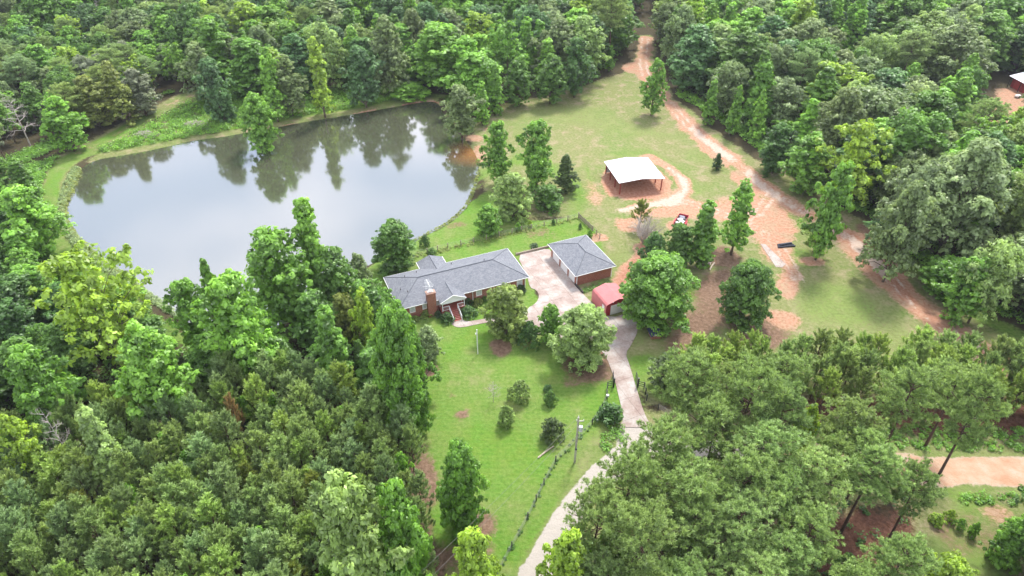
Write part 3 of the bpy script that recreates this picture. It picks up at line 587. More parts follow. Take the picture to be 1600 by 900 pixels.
MB().tube([(-.9, .45, 1.0), (.6, -.3, 1.0)], .018, 4).tube([(-.7, -.1, .8), (.7, .1, .8)], .018, 4).tube([(0, -.5, 1.3), (0, .55, 1.3)], .018, 4).build('element', TVMETAL, an)
for x in (.42, 13.4, 23.45): MB().box(x - .045, x + .045, .42, .54, .1, 2.88).build('downspout', WHITE, house)
for u, v_ in ((1.6, 4.4), (2.5, 2.9), (3.2, 7.2), (5.6, 8.2), (12.2, 8.2), (17.6, 5.6)):
    z = HE + sl_ * min(u, v_, HW - v_, HL - u); MB().tube([(u, v_, z - .05), (u, v_, z + .32)], .06, 6).build('vent_pipe', DARKWOOD, house)

# ------------------------------------------------------------------ brick garage
GO = G(899.3, 431.8, 2.7); GL, GW, GE, GR = 8.35, 11.5, 2.7, 4.3
gar = thing('brick_garage', 'detached brick garage with hipped grey roof and three white doors on the drive', 'garage', (GO[0], GO[1], 0), R(23.3))
ops = [(.75, 3.45, 0, 2.25), (4.15, 6.85, 0, 2.25), (7.5, 9.75, 0, 2.25)]
gw, Mg = wall(gar, 'door_wall', .55, 11.0, -90, 10.4, 2.62, ops)
for a, b, c, d in ops:
    gd = MB().box(a + .06, b - .06, .07, .10, .04, d - .05, Mg).build('garage_door', WHITE, gar)
    for i in range(4): MB().box(a + .09, b - .09, .045, .069, .08 + i * .53, .56 + i * .53, Mg).build('door_panel', WHITE, gd)
    t_ = MB(); t_.box(a - .02, a + .06, -.02, .12, .01, d, Mg).box(b - .06, b + .02, -.02, .12, .01, d, Mg).box(a + .06, b - .06, -.018, .12, d - .05, d + .03, Mg); t_.build('door_frame', WHITE, gar)
wall(gar, 'side_wall', .75, .6, 0, 7.05, 2.62, []); wall(gar, 'side_wall', 7.8, 10.9, 180, 7.05, 2.62, []); wall(gar, 'back_wall', 7.8, .8, 90, 9.9, 2.62, [])
k = GL / 2; A = [(0, 0, GE), (GL, 0, GE), (GL, GW, GE), (0, GW, GE)]; r0, r1 = (k, k, GR), (k, GW - k, GR)
for q in ([A[0], A[1], r0], [A[1], A[2], r1, r0], [A[2], A[3], r1], [A[3], A[0], r0, r1]): roofplane('roof', q, .09, gar)
capline(gar, r0, r1, .08)
for a, b in ((A[0], r0), (A[1], r0), (A[2], r1), (A[3], r1)): capline(gar, a, b, .05)
ring('gutter', gar, [(0, 0), (GL, 0), (GL, GW), (0, GW)], .065, 2.57, 2.68, WHITE)
MB().box(.05, .54, .05, GW - .05, 2.585, 2.6).box(.55, GL - .05, .05, .59, 2.585, 2.6).build('soffit', WHITE, gar)
for x, y in ((.62, .5), (7.85, .5)): MB().box(x - .045, x + .045, y - .06, y + .05, .1, 2.58).build('downspout', WHITE, gar)

# ------------------------------------------------------------------ red metal carport building
c0 = Vector((14.13, 95.74, 0)); car = thing('metal_carport', 'red rounded metal carport building with white roll-up door', 'garage', (14.13 + 4.95 * math.sin(R(23.3)), 95.74 - 4.95 * math.cos(R(23.3)), 0), R(23.3))
CWd, CLn = 5.0, 4.95
prof = [(0, 0), (0, 2.15), (.10, 2.42), (.38, 2.62), (CWd / 2, 3.2), (CWd - .38, 2.62), (CWd - .10, 2.42), (CWd, 2.15), (CWd, 0)]
m = MB(); n = len(prof)
for y in (0, CLn):
    m.v += [Vector((x, y, z)) for x, z in prof]
for y in (0, CLn):
    m.v += [Vector((CWd / 2 + (x - CWd / 2) * .985, y, max(0, z - .04))) for x, z in prof]
for i in range(n - 1): m.f += [(i + 1, i, n + i, n + i + 1), (2 * n + i, 2 * n + i + 1, 3 * n + i + 1, 3 * n + i), (i, i + 1, 2 * n + i + 1, 2 * n + i), (n + i + 1, n + i, 3 * n + i, 3 * n + i + 1)]
sh = m.build('shell', REDMETAL, car)
for j in range(12): 
    y = .25 + j * .4; MB().tube([(p[0] * 1.0 + (p[0] - CWd / 2) * .004, y, p[1] + .008) for p in prof], .014, 4).build('rib', REDMETAL, sh)
for yy, nm in ((.10, 'front_panel'), (CLn - .12, 'back_panel')):
    e = MB(); P_ = [(CWd / 2 + (x - CWd / 2) * .98, max(0, z - .05)) for x, z in prof]
    if nm == 'front_panel':
        e.box(.06, 1.0, yy, yy + .05, 0, 2.1).box(CWd - .95, CWd - .06, yy, yy + .05, 0, 2.1)
        for y in (yy, yy + .05): e.v += [Vector((x, y, max(z, 2.1))) for x, z in P_[1:-1]]
        q = len(e.v) - 14; e.f += [tuple(q + i for i in range(7))[::-1], tuple(q + 7 + i for i in range(7))]
    else:
        for y in (yy, yy + .05): e.v += [Vector((x, y, z)) for x, z in P_]
        e.f += [tuple(range(n))[::-1], tuple(n + i for i in range(n))]
    e.build(nm, REDDARK, car)
rd = MB().box(1.02, CWd - .97, .12, .16, .02, 2.08).build('roll_up_door', WHITE, car)
for j in range(9): MB().box(1.05, CWd - 1.0, .10, .119, .06 + j * .225, .25 + j * .225).build('slat', WHITE, rd)
MB().box(-.03, .02, .55, 1.25, .15, 2.0).build('side_door', WHITE, car); MB().tube([(1.3, .02, 2.85), (1.3, -.12, 2.85)], .05, 5).build('lamp', WHITE, car)

# ------------------------------------------------------------------ open pole shelter
BO = G(967.4, 286.6, 3.0); BLn, BWd = 10.75, 10.85
barn = thing('open_shelter', 'open-sided metal shelter with flat white roof on red posts over bare clay', 'shelter', (BO[0], BO[1], 0), R(11.7))
zr = 3.55
for s, nm in ((0, 'roof'), (1, 'roof')):
    x0_, x1_ = (0, BLn / 2) if s == 0 else (BLn, BLn / 2)
    P_ = [(x0_, 0, 3.02), (x1_, 0, zr), (x1_, BWd, zr), (x0_, BWd, 3.02)]; o = roofplane('roof', P_, .05, barn, WHITEMETAL)
    for j in range(24):
        y = .2 + j * .455; a = Vector((x0_, y, 3.03)); b = Vector((x1_, y, zr + .01)); MB().tube([a, b], .018, 3).build('seam', WHITEMETAL, o)
MB().tube([(BLn / 2, 0, zr + .015), (BLn / 2, BWd, zr + .015)], .06, 6).build('ridge_cap', WHITEMETAL, barn)
for x in (.45, BLn - .6): 
    for y in (.35, 3.75, 7.15, BWd - .5): MB().box(x, x + .2, y, y + .2, -.2, 2.92).build('post', REDPOST, barn)
for x in (.42, BLn - .63): MB().box(x, x + .22, .3, BWd - .3, 2.75, 2.93).build('beam', REDPOST, barn)
for y in (.3, 3.7, 7.1, BWd - .5):
    b = MB(); b.v = [Vector((x, yy, z)) for yy in (y + .02, y + .14) for x, z in ((.1, 2.95), (BLn / 2, zr - .07), (BLn - .1, 2.95), (BLn - .1, 2.78), (BLn / 2, zr - .32), (.1, 2.78))]
    b.f = [(0, 1, 4, 5), (1, 2, 3, 4), (11, 10, 7, 6), (10, 9, 8, 7), (0, 6, 7, 1), (1, 7, 8, 2), (2, 8, 9, 3), (3, 9, 10, 4), (4, 10, 11, 5), (5, 11, 6, 0)]; b.build('rafter', REDPOST, barn)
MB().box(.7, BLn - .6, BWd - .28, BWd - .22, .15, 2.75).build('back_wall', mat('pale_sheet', (.55, .56, .58), .5, var=.08), barn)

# ------------------------------------------------------------------ concrete drive cut in slabs, walk, strip
def clip(P, a, b, c):
    "keep the part of polygon P where a x + b y >= c"
    o_ = []
    for i in range(len(P)):
        p, q = P[i - 1], P[i]; dp_, dq = a * p[0] + b * p[1] - c, a * q[0] + b * q[1] - c
        if (dp_ >= 0) != (dq >= 0): t = dp_ / (dp_ - dq); o_.append((p[0] + (q[0] - p[0]) * t, p[1] + (q[1] - p[1]) * t))
        if dq >= 0: o_.append(q)
    return o_
def area(P): return sum(P[i - 1][0] * P[i][1] - P[i][0] * P[i - 1][1] for i in range(len(P))) / 2
def paved(name, px, size, ang, ztop, label=None, material=None, sm=1, th=.09):
    A_ = [tuple(p) for p in smooth_poly(W2(px), sm)]
    if area(A_) < 0: A_ = A_[::-1]
    base = MB(); base.slab([(x, y, ztop - .025) for x, y in A_], th); b = base.build(name, JOINT); tag(b, kind='structure')
    c_, s_ = math.cos(R(ang)), math.sin(R(ang)); us = [x * c_ + y * s_ for x, y in A_]; vs = [-x * s_ + y * c_ for x, y in A_]; g = .02
    i0 = math.floor(min(us) / size[0]); i1 = math.ceil(max(us) / size[0]); j0 = math.floor(min(vs) / size[1]); j1 = math.ceil(max(vs) / size[1]); q = random.Random(5)
    for i in range(i0, i1):
        for j in range(j0, j1):
            P = A_
            for a, b_, c in ((c_, s_, i * size[0] + g), (-c_, -s_, -(i + 1) * size[0] + g), (-s_, c_, j * size[1] + g), (s_, -c_, -(j + 1) * size[1] + g)):
                P = clip(P, a, b_, c)
                if len(P) < 3: break
            if len(P) < 3 or abs(area(P)) < .15: continue
            dz = q.uniform(-.004, .004); o = MB().slab([(x, y, ztop + dz) for x, y in P], .06).build('slab', material or CONC, b)
    return b
paved('driveway', [(807,398),(824,432),(828,450),(838,453),(843,463),(838,474),(824,482),(815,500),(830,520),(870,530),(930,540),(947,556),(960,592),(968,625),(975,655),(966,668),(1018,668),(1006,645),(996,612),(984,572),(977,552),(986,540),(998,515),(993,498),(977,491),(955,497),(935,484),(912,461),(896,444),(863,396),(857,388),(832,394)], (3.7, 3.7), 23.3, .075)
paved('front_walk', [(705,498),(704,505),(711,511),(722,512),(745,507),(775,502),(800,497),(816,492),(816,486),(798,489),(775,495),(748,500),(728,503),(719,497)], (1.6, 30), 23, .06)
paved('concrete_strip', [(1188,381),(1196,382),(1228,413),(1222,418),(1212,417)], (40, 3), 60, .05, sm=0)
# ------------------------------------------------------------------ fences
def fence(name, label, px, sp, h, post_r, wires, material, wmat, box=True, cat='fence', rail=False, skip_last=False):
    P = W2(px); f = thing(name, label, cat, (P[0][0], P[0][1], 0)); o0 = Vector((P[0][0], P[0][1], 0)); pts = [Vector((*p, 0)) - o0 for p in P]; m = MB()
    me = None
    for a, b in zip(pts[:-1], pts[1:]):
        n = max(1, round((b - a).length / sp))
        for i in range(n + (b is pts[-1])):
            p = a.lerp(b, i / n)
            if me is None:
                o = MB().box(-post_r, post_r, -post_r, post_r, -.25, h).build('post', material, f) if box else MB().tube([(0, 0, -.25), (0, 0, h)], post_r, 6).build('post', material, f); me = o.data; o.location = p
            else: o = bpy.data.objects.new('post', me); C.objects.link(o); o.parent = f; o.location = p
            o.rotation_euler = (rnd.uniform(-.03, .03), rnd.uniform(-.03, .03), math.atan2(b.y - a.y, b.x - a.x))
    for z in wires:
        w = MB(); off = .0
        for a, b in zip(pts[:-1], pts[1:]):
            if rail:
                d = (b - a).normalized(); nn = Vector((-d.y, d.x, 0)) * (post_r + .015); Mx = Matrix.Translation(a + nn) @ Matrix.Rotation(math.atan2(d.y, d.x), 4, 'Z'); w.box(0, (b - a).length, -.015, .015, z - .06, z + .06, Mx)
            else: w.tube([a + Vector((0, 0, z)), b + Vector((0, 0, z))], .012, 3)
        w.build('rail' if rail else 'wire', wmat, f)
    return f
fence('wire_fence', 'wire fence on wooden posts between the back lawn and the pond meadow', [(640,400),(668,396),(700,388),(760,375),(800,365),(830,358),(870,349),(904,341)], 2.6, 1.25, .07, (.3, .6, .9, 1.15), GREYWOOD, WIRE)
sf = fence('board_fence', 'short weathered grey board fence running from the yard corner to the garage', [(904,340),(914,350),(926,361),(937,373)], 2.0, 1.3, .07, (.35, .95), GREYWOOD, GREYWOOD, rail=True)
P_ = W2([(904,340),(926,361)]); a = Vector((0, 0, 0)); b = Vector((P_[1][0] - P_[0][0], P_[1][1] - P_[0][1], 0)); n_ = 34; d = math.atan2(b.y, b.x)
for i in range(n_):
    p = a.lerp(b, (i + .5) / n_); o = MB().box(-.055, .055, -.10, -.08, .08, 1.2 + rnd.uniform(-.05, .05)).build('board', GREYWOOD, sf); o.location = p; o.rotation_euler = (0, 0, d)
m = thing('timber_wall', 'low timber edging wall along the back end of the parking pad', 'wall', (*G(806, 399), 0)); p0 = Vector((*G(806, 399), 0)); p1_ = Vector((*G(858, 386.5), 0)); d = (p1_ - p0); m.rotation_euler = (0, 0, math.atan2(d.y, d.x))
for k_ in range(3): MB().box(0, d.length, -.09, .09, .002 + k_ * .16, .155 + k_ * .16).build('timber', GREYWOOD, m)
for x in np.linspace(.1, d.length - .1, 5): MB().box(x - .06, x + .06, .1, .22, -.2, .62).build('post', GREYWOOD, m)
m = thing('timber_wall', 'low dark timber edging between the parking pad and the garage planting bed', 'wall', (*G(898.5, 445), 0)); p0 = Vector((*G(898.5, 445), 0)); p1_ = Vector((*G(911, 459), 0)); d = (p1_ - p0); m.rotation_euler = (0, 0, math.atan2(d.y, d.x))
for k_ in range(3): MB().box(0, d.length, -.09, .09, .002 + k_ * .16, .155 + k_ * .16).build('timber', DARKWOOD, m)
fence('wire_fence', 'overgrown dark wire fence curving along the lower lawn above the gravel road', [(775,902),(800,856),(825,810),(850,757),(868,722),(900,690),(925,664),(940,640),(948,622)], 3.2, 1.3, .06, (.25, .5, .75, 1.0, 1.2), BLACKMETAL, WIRE)
fence('board_fence', 'short black rail fence wing on the house side of the driveway entrance', [(948,620),(949,606),(958,604)], 1.5, 1.35, .06, (.35, .75, 1.15), BLACKMETAL, BLACKMETAL, rail=True)
fence('board_fence', 'short black rail fence wing on the pine side of the driveway entrance', [(997,605),(1006,607),(1010,626)], 1.5, 1.35, .06, (.35, .75, 1.15), BLACKMETAL, BLACKMETAL, rail=True)
fence('wire_fence', 'short run of wire fence leading from the black wing into the pines', [(1010,626),(1028,640),(1050,652)], 2.5, 1.2, .05, (.3, .6, .9, 1.1), BLACKMETAL, WIRE)
def gate(px0, px1, label):
    a = Vector((*G(*px0), 0)); b = Vector((*G(*px1), 0)); d = b - a; g = thing('entrance_gate', label, 'gate', a, math.atan2(d.y, d.x)); L = d.length
    for x in (-.1, ): MB().box(x - .12, x + .12, -.12, .12, -.2, 1.9).build('gate_post', BLACKMETAL, g)
    m = MB().box(.05, L, -.03, .03, .12, .2).box(.05, L, -.03, .03, 1.25, 1.33).box(.05, .11, -.028, .028, .2, 1.25).box(L - .06, L, -.028, .028, .2, 1.25); m.build('gate_frame', BLACKMETAL, g)
    for i in range(9): x = .2 + i * (L - .3) / 8; MB().tube([(x, 0, .2), (x, 0, 1.3 + .35 * math.sin(math.pi * i / 8))], .018, 4).build('bar', BLACKMETAL, g)
gate((958.5, 604), (957, 588), 'open black metal gate leaf on the house side of the driveway'); gate((996, 604), (993, 590), 'open black metal gate leaf on the pine side of the driveway')
bx = thing('gate_opener', 'small grey box on a post at the end of the black fence wing', 'box', (*G(948.5, 626), 0)); MB().box(-.05, .05, -.05, .05, -.1, .9).build('post', BLACKMETAL, bx); MB().box(-.2, .2, -.15, .15, .9, 1.25).build('housing', mat('pale_plastic', (.6, .6, .6), .5), bx)

# ------------------------------------------------------------------ utility pole and its wires
Xp, Yp, hp = stand(904, 652, 722); pole = thing('utility_pole', 'wooden utility pole with grey transformer beside the gravel road', 'utility pole', (Xp, Yp, 0))
MB().tube([(0, 0, -.5), (0, 0, hp)], [.16, .11], 8).build('shaft', POLEWOOD, pole)
tr = MB().tube([(.42, 0, hp - 2.6), (.42, 0, hp - 1.75)], .26, 12).tube([(.42, 0, hp - 1.75), (.42, 0, hp - 1.68)], [.26, .12], 12).build('transformer', mat('pale_grey_paint', (.62, .66, .68), .4), pole, False); MB().tube([(.42, 0, hp - 1.68), (.42, 0, hp - 1.4)], .05, 6).build('bushing', DARKWOOD, tr); MB().box(.08, .2, -.06, .06, hp - 2.5, hp - 1.9).build('bracket', GALV, tr)
MB().box(-.25, .75, -.05, .05, hp - .75, hp - .66).build('crossarm', POLEWOOD, pole)
for x, z in ((-.2, hp - .66), (.7, hp - .66), (0, hp)): MB().tube([(x, 0, z), (x, 0, z + .25)], [.05, .035], 6).build('insulator', WHITE, pole)
MB().tube([(.0, -.16, hp * .33), (.0, -.3, hp * .33)], .16, 8).build('meter', BLACKPLASTIC, pole); MB().box(-.06, .06, -.2, -.1, hp * .05, hp * .32).build('conduit', GALV, pole)
for dz, dx, nm in ((hp + .2, 0, 'upper power line running down over the lawn to the frame edge'), (hp - 1.0, .1, 'lower power line running down over the lawn to the frame edge')):
    P0 = Vector((Xp + dx, Yp, dz)); z1 = dz - .2; g1 = G(560 if dx == 0 else 585, 985 if dx == 0 else 990, z1); P1 = Vector((*g1, z1)); pts = [P0.lerp(P1, t / 14) - Vector((0, 0, 2.2 * (t / 14) * (1 - t / 14))) for t in range(15)]
    tag(MB().tube(pts, .012, 4).build('power_line', mat('cable', (.12, .12, .12), .5)), nm, 'cable')
Xp, Yp, hp = stand(745, 515, 553); wp = thing('white_pole', 'plain white pole with a small bracket standing on the front lawn', 'pole', (Xp, Yp, 0)); MB().tube([(0, 0, -.3), (0, 0, hp)], .085, 8).build('shaft', WHITE, wp); MB().box(-.28, .0, -.05, .05, hp * .80, hp * .86).build('bracket', WHITE, wp)

# ------------------------------------------------------------------ small things on the ground
c = Vector((*G(1063, 350), 0)); a = Vector((*G(1059, 357), 0)); b = Vector((*G(1069, 340), 0)); d = (b - a); tl = thing('utility_trailer', 'red-sided open trailer loaded with white and grey scraps', 'trailer', c, math.atan2(d.y, d.x)); L, w = d.length * .95, 2.0
MB().box(-L / 2, L / 2, -w / 2, w / 2, .5, .58).build('bed', DARKWOOD, tl)
for s in (-1, 1): MB().box(-L / 2, L / 2, s * w / 2 - .03, s * w / 2 + .03, .58, 1.05).build('side_board', REDLOAD, tl)
MB().box(-L / 2, -L / 2 + .06, -w / 2 + .03, w / 2 - .03, .58, 1.0).build('tail_board', REDLOAD, tl); MB().box(L / 2 - .06, L / 2, -w / 2 + .03, w / 2 - .03, .58, 1.15).build('head_board', REDLOAD, tl)
for x in (-.45, .35):
    for s in (-1, 1): MB().tube([(x, s * (w / 2 + .05), .33), (x, s * (w / 2 + .25), .33)], .33, 12).build('wheel', RUBBER, tl); 
for s in (-1, 1): MB().box(-.85, .75, s * (w / 2 + .17) - .14, s * (w / 2 + .17) + .14, .7, .74).build('fender', REDLOAD, tl)
MB().tube([(L / 2, .4, .5), (L / 2 + .9, 0, .5)], .04, 5).tube([(L / 2, -.4, .5), (L / 2 + .9, 0, .5)], .04, 5).build('drawbar', REDLOAD, tl)
Mt = Matrix.Translation(c) @ Matrix.Rotation(tl.rotation_euler.z, 4, 'Z'); q = random.Random(4)
WS = mat('white_scrap', (.72, .70, .68), .6, var=.08); GS = mat('grey_scrap', (.22, .22, .27), .6, var=.2)
for i in range(9):
    x = -L / 2 + .4 + i * (L - .8) / 8; Mx = Mt @ Matrix.Translation((x, q.uniform(-.35, .35), .66 + .06 * (i % 3))) @ Matrix.Rotation(q.uniform(-.6, .6), 4, 'Z') @ Matrix.Rotation(q.uniform(-.12, .12), 4, 'Y')
    o = MB().box(-.42, .42, -.5, .5, 0, .05, None).build('scrap_sheet', GS if i in (6, 7, 8) else WS); o.matrix_world = Mx
    tag(o, 'loose grey sheet of scrap in the head of the red trailer' if i in (6, 7, 8) else 'loose white sheet of scrap in the red trailer bed', 'scrap', 'grey scrap sheets in the red trailer' if i in (6, 7, 8) else 'white scrap sheets in the red trailer')
p = Vector((*G(1227, 384), 0))
for i in range(5):
    m = MB(); L = 3.6 - .25 * i; n = 10; y = (i - 1.5) * .34 if i < 4 else 0; z = .17 if i < 4 else .46
    R_ = .16
    for xx in (-L / 2, L / 2):
        for rr in (R_, R_ * .8):
            for k_ in range(n): t = 2 * math.pi * k_ / n; m.v.append(Vector((xx, y + rr * math.cos(t), z + rr * math.sin(t))))
    for k_ in range(n):
        j = (k_ + 1) % n; m.f += [(k_, j, 2 * n + j, 2 * n + k_), (n + j, n + k_, 3 * n + k_, 3 * n + j), (j, k_, n + k_, n + j), (2 * n + k_, 2 * n + j, 3 * n + j, 3 * n + k_)]
    o = m.build('drain_pipe', BLACKPLASTIC); o.location = p; o.rotation_euler = (0, 0, R(8 + i * 2)); tag(o, 'black plastic pipe in the small heap on the clay by the concrete strip', 'pipe', 'black pipes heaped on the clay')
p = Vector((*G(1108, 414), 0)); LOG = mat('pale_log', (.45, .37, .30), .9, var=.3)
for i in range(7):
    L = rnd.uniform(1.6, 3.0); m = MB().tube([(-L / 2, 0, 0), (0, .06, .02), (L / 2, 0, 0)], rnd.uniform(.10, .17), 7); o = m.build('log', LOG); o.location = p + Vector((rnd.uniform(-.5, .5), (i % 4 - 1.5) * .45, .16 + .26 * (i // 4))); o.rotation_euler = (0, 0, R(50 + rnd.uniform(-14, 14))); tag(o, 'pale cut log lying at the foot of the trees on the bare ground', 'log', 'pale logs dumped by the trees')
o = MB().tube([(-1.5, 0, .14), (0, .05, .15), (1.5, 0, .12)], .11, 6).build('log', LOG); o.location = (*G(853, 707), 0); o.rotation_euler = (0, 0, R(42)); tag(o, 'pale straight pole lying on the lawn beside the wire fence', 'log')
wh = thing('well_house', 'tiny brick well house with dark roof and white gable under the big oak', 'well house', (*G(1023, 526), 0), R(10)); MB().box(-.8, .8, -.6, .9, -.1, .85).build('wall', BRICK, wh)
for s in (-1, 1): roofplane('roof', [(s * 1.05, -.85, .8), (s * 1.05, 1.3, .8), (0, 1.3, 1.3), (0, -.85, 1.3)], .06, wh, mat('navy_roof', (.03, .045, .09), .6))
g = MB(); g.v = [Vector(q_) for q_ in ((-.85, -.78, .82), (.85, -.78, .82), (0, -.78, 1.22), (-.85, -.7, .82), (.85, -.7, .82), (0, -.7, 1.22))]; g.f = [(0, 1, 2), (5, 4, 3), (0, 3, 4, 1), (1, 4, 5, 2), (2, 5, 3, 0)]; g.build('gable', WHITE, wh)
# brush heaps on the far bank
STICK = mat('dry_sticks', (.46, .40, .36), .9, var=.25)
def brush(px, py, r, n, label, seed):
    q = random.Random(seed); m = MB(); c = G(px, py)
    for _ in range(n):
        a = q.uniform(0, 6.28); rr = r * math.sqrt(q.random()); x, y = rr * math.cos(a) * 1.3, rr * math.sin(a) * .7; z = .9 * r * .45 * (1 - (rr / r) ** 2) * q.uniform(.3, 1.1) + .08; t = q.uniform(0, 6.28); L = q.uniform(.5, 1.5); dz = q.uniform(-.25, .35)
        m.tube([(x - math.cos(t) * L / 2, y - math.sin(t) * L / 2, max(.02, z - dz)), (x, y, z + .05), (x + math.cos(t) * L / 2, y + math.sin(t) * L / 2, max(.02, z + dz))], q.uniform(.02, .05), 3, cap=False)
    o = m.build('brush_heap', STICK); o.location = (*c, 0); tag(o, label, 'brush heap')
brush(305, 197, 3.0, 420, 'grey heap of cut branches on the far bank, nearer the leaning tree', 3); brush(226, 213, 2.8, 300, 'low faded heap of cut branches on the far bank, nearer the path', 4)
# ------------------------------------------------------------------ the red barn past the great oak
RB = mat('red_barn_paint', (.32, .03, .035), .7, var=.15, scale=2); RBR = mat('grey_metal_roof', (.62, .64, .70), .4, var=.05)
a = Vector((*G(1578, 135), 0)); b = Vector((*G(1602, 148), 0)); d = (b - a).normalized(); rb = thing('red_barn', 'dark red barn with pale metal roofs at the frame edge beyond the oaks', 'barn', a, math.atan2(d.y, d.x))
MB().box(0, 16, .0, 8, -.2, 3.1).build('wall', RB, rb); roofplane('roof', [(-.6, -1.2, 3.1), (16.6, -1.2, 3.1), (16.6, 4, 4.3), (-.6, 4, 4.3)], .1, rb, RBR)
MB().box(.4, 15.6, 4, 8, 3.1, 5.6).build('upper_wall', DARKWOOD, rb); roofplane('upper_roof', [(-.6, 3.4, 5.6), (16.6, 3.4, 5.6), (16.6, 7, 6.6), (-.6, 7, 6.6)], .1, rb, RBR); roofplane('upper_roof', [(16.6, 10.6, 5.6), (-.6, 10.6, 5.6), (-.6, 7, 6.6), (16.6, 7, 6.6)], .1, rb, RBR)
for x in (1.2, 5.2, 9.2): MB().box(x, x + 2.6, -.06, -.002, 0, 2.6).build('barn_door', mat('red_door', (.42, .05, .05), .6), rb)
for x in (.1, 4.5, 8.9): MB().box(x, x + .16, -1.1, -.94, -.2, 3.05).build('post', DARKWOOD, rb)
ct = thing('garden_cart', 'small white cart left on the bare yard before the red barn', 'cart', (*G(1589, 152.5), 0), .5); MB().box(-.8, .8, -.5, .5, .35, .75).build('tub', WHITE, ct)
for s in (-1, 1): MB().tube([(0, s * .52, .28), (0, s * .62, .28)], .28, 10).build('wheel', RUBBER, ct)
MB().tube([(.8, 0, .5), (1.5, 0, .75)], .03, 4).build('handle', BLACKMETAL, ct)
# ------------------------------------------------------------------ plant prototypes (numpy leaf clouds)
def unit(v): return v / np.maximum(np.linalg.norm(v, axis=-1, keepdims=True), 1e-9)
def quad_mesh(name, P4, tint, material, spray=None):
    n = len(P4); me = bpy.data.meshes.new(name)
    me.vertices.add(n * 4); me.vertices.foreach_set('co', P4.reshape(-1).astype(np.float32))
    me.loops.add(n * 4); me.loops.foreach_set('vertex_index', np.arange(n * 4, dtype=np.int32))
    me.polygons.add(n); me.polygons.foreach_set('loop_start', np.arange(0, n * 4, 4, dtype=np.int32))
    me.update(calc_edges=True)
    a = me.attributes.new('tint', 'FLOAT', 'POINT'); a.data.foreach_set('value', np.repeat(tint, 4).astype(np.float32))
    if spray is not None:
        a = me.attributes.new('spray', 'FLOAT_VECTOR', 'POINT'); a.data.foreach_set('vector', np.repeat(spray, 4, axis=0).astype(np.float32).ravel())
    me.materials.append(material); return me
def leaf_quads(c, nrm, size, r, long=1.5):
    "rhombus leaves (spray of leaves) at c facing nrm"
    n = len(c); t = unit(np.cross(nrm, r.normal(size=(n, 3)))); b = np.cross(nrm, t); s = size[:, None]
    return np.stack([c - t * s * .5 * long, c + b * s * .42 - t * s * .05, c + t * s * .5 * long - nrm * s * .12, c - b * s * .42 + t * s * .05], 1)
def sphere_dirs(n, r, zmin=-1.0):
    z = r.uniform(zmin, 1, n); a = r.uniform(0, 2 * np.pi, n); q = np.sqrt(1 - z * z)
    return np.stack([q * np.cos(a), q * np.sin(a), z], 1)
def broadleaf(seed, H, RW, base, prof, nl, lr, nc, cr, nleaf, leaf, stray=.12, droop=0.0, ragged=.25):
    """crown: lobes (boughs) on an envelope, leaf clumps on each lobe, small leaf faces on each clump"""
    r = np.random.default_rng(seed)
    L = []; ga = r.uniform(0, 6.28)
    for i in range(nl):
        t = ((i + .5) / nl) ** .85; t = min(1, max(0, t + r.normal() * .03)); a = ga + i * 2.39996 + r.normal() * .3
        rad = prof(t) * RW; lrad = lr * RW * r.uniform(.7, 1.25) * (.6 + .4 * prof(t))
        q = max(0, rad - lrad * .75) * (r.uniform(.75, 1.08) if r.random() > .25 else r.uniform(.2, .7)); q *= 1 + ragged * r.normal() * .6
        L.append((q * math.cos(a), q * math.sin(a), base + (H - base) * t - lrad * .35 - droop * q, lrad))
    # inner fill lobes
    for i in range(max(3, nl // 4)):
        t = r.uniform(.15, .75); rad = prof(t) * RW * .45; a = r.uniform(0, 6.28)
        L.append((rad * math.cos(a) * r.random(), rad * math.sin(a) * r.random(), base + (H - base) * t, lr * RW * 1.1))
    L = np.array(L)
    li = np.repeat(np.arange(len(L)), nc); d = sphere_dirs(len(li), r, -.55)
    cc = L[li, :3] + d * (L[li, 3] * r.uniform(.72, 1.12, len(li)))[:, None] * [1, 1, .78]
    st = r.random(len(li)) < stray; cc[st] += d[st] * L[li[st], 3][:, None] * .35
    crr = cr * r.uniform(.6, 1.35, len(li)); ct = np.clip(r.normal(.5, .17, len(li)) + .13 * r.normal(size=len(L))[li], 0, 1)
    k = np.repeat(np.arange(len(li)), nleaf); dd = sphere_dirs(len(k), r, -.5)
    p = cc[k] + dd * (crr[k] * r.uniform(.45, 1.1, len(k)))[:, None] * [1, 1, .7]
    nr = unit(dd * .75 + np.array([0, 0, .75]) + d[k] * .3 + r.normal(size=(len(k), 3)) * .42)
    # tint varies at random by lobe, clump and single leaf
    ti = np.clip(ct[k] + r.normal(size=len(k)) * .13, 0, 1)
    return quad_mesh('crown', leaf_quads(p, nr, leaf * 1.12 * r.uniform(.6, 1.35, len(k)), r), ti, LEAF, unit(dd * 1.0 + d[k] * .55 + np.array([0, 0, .30]))), L
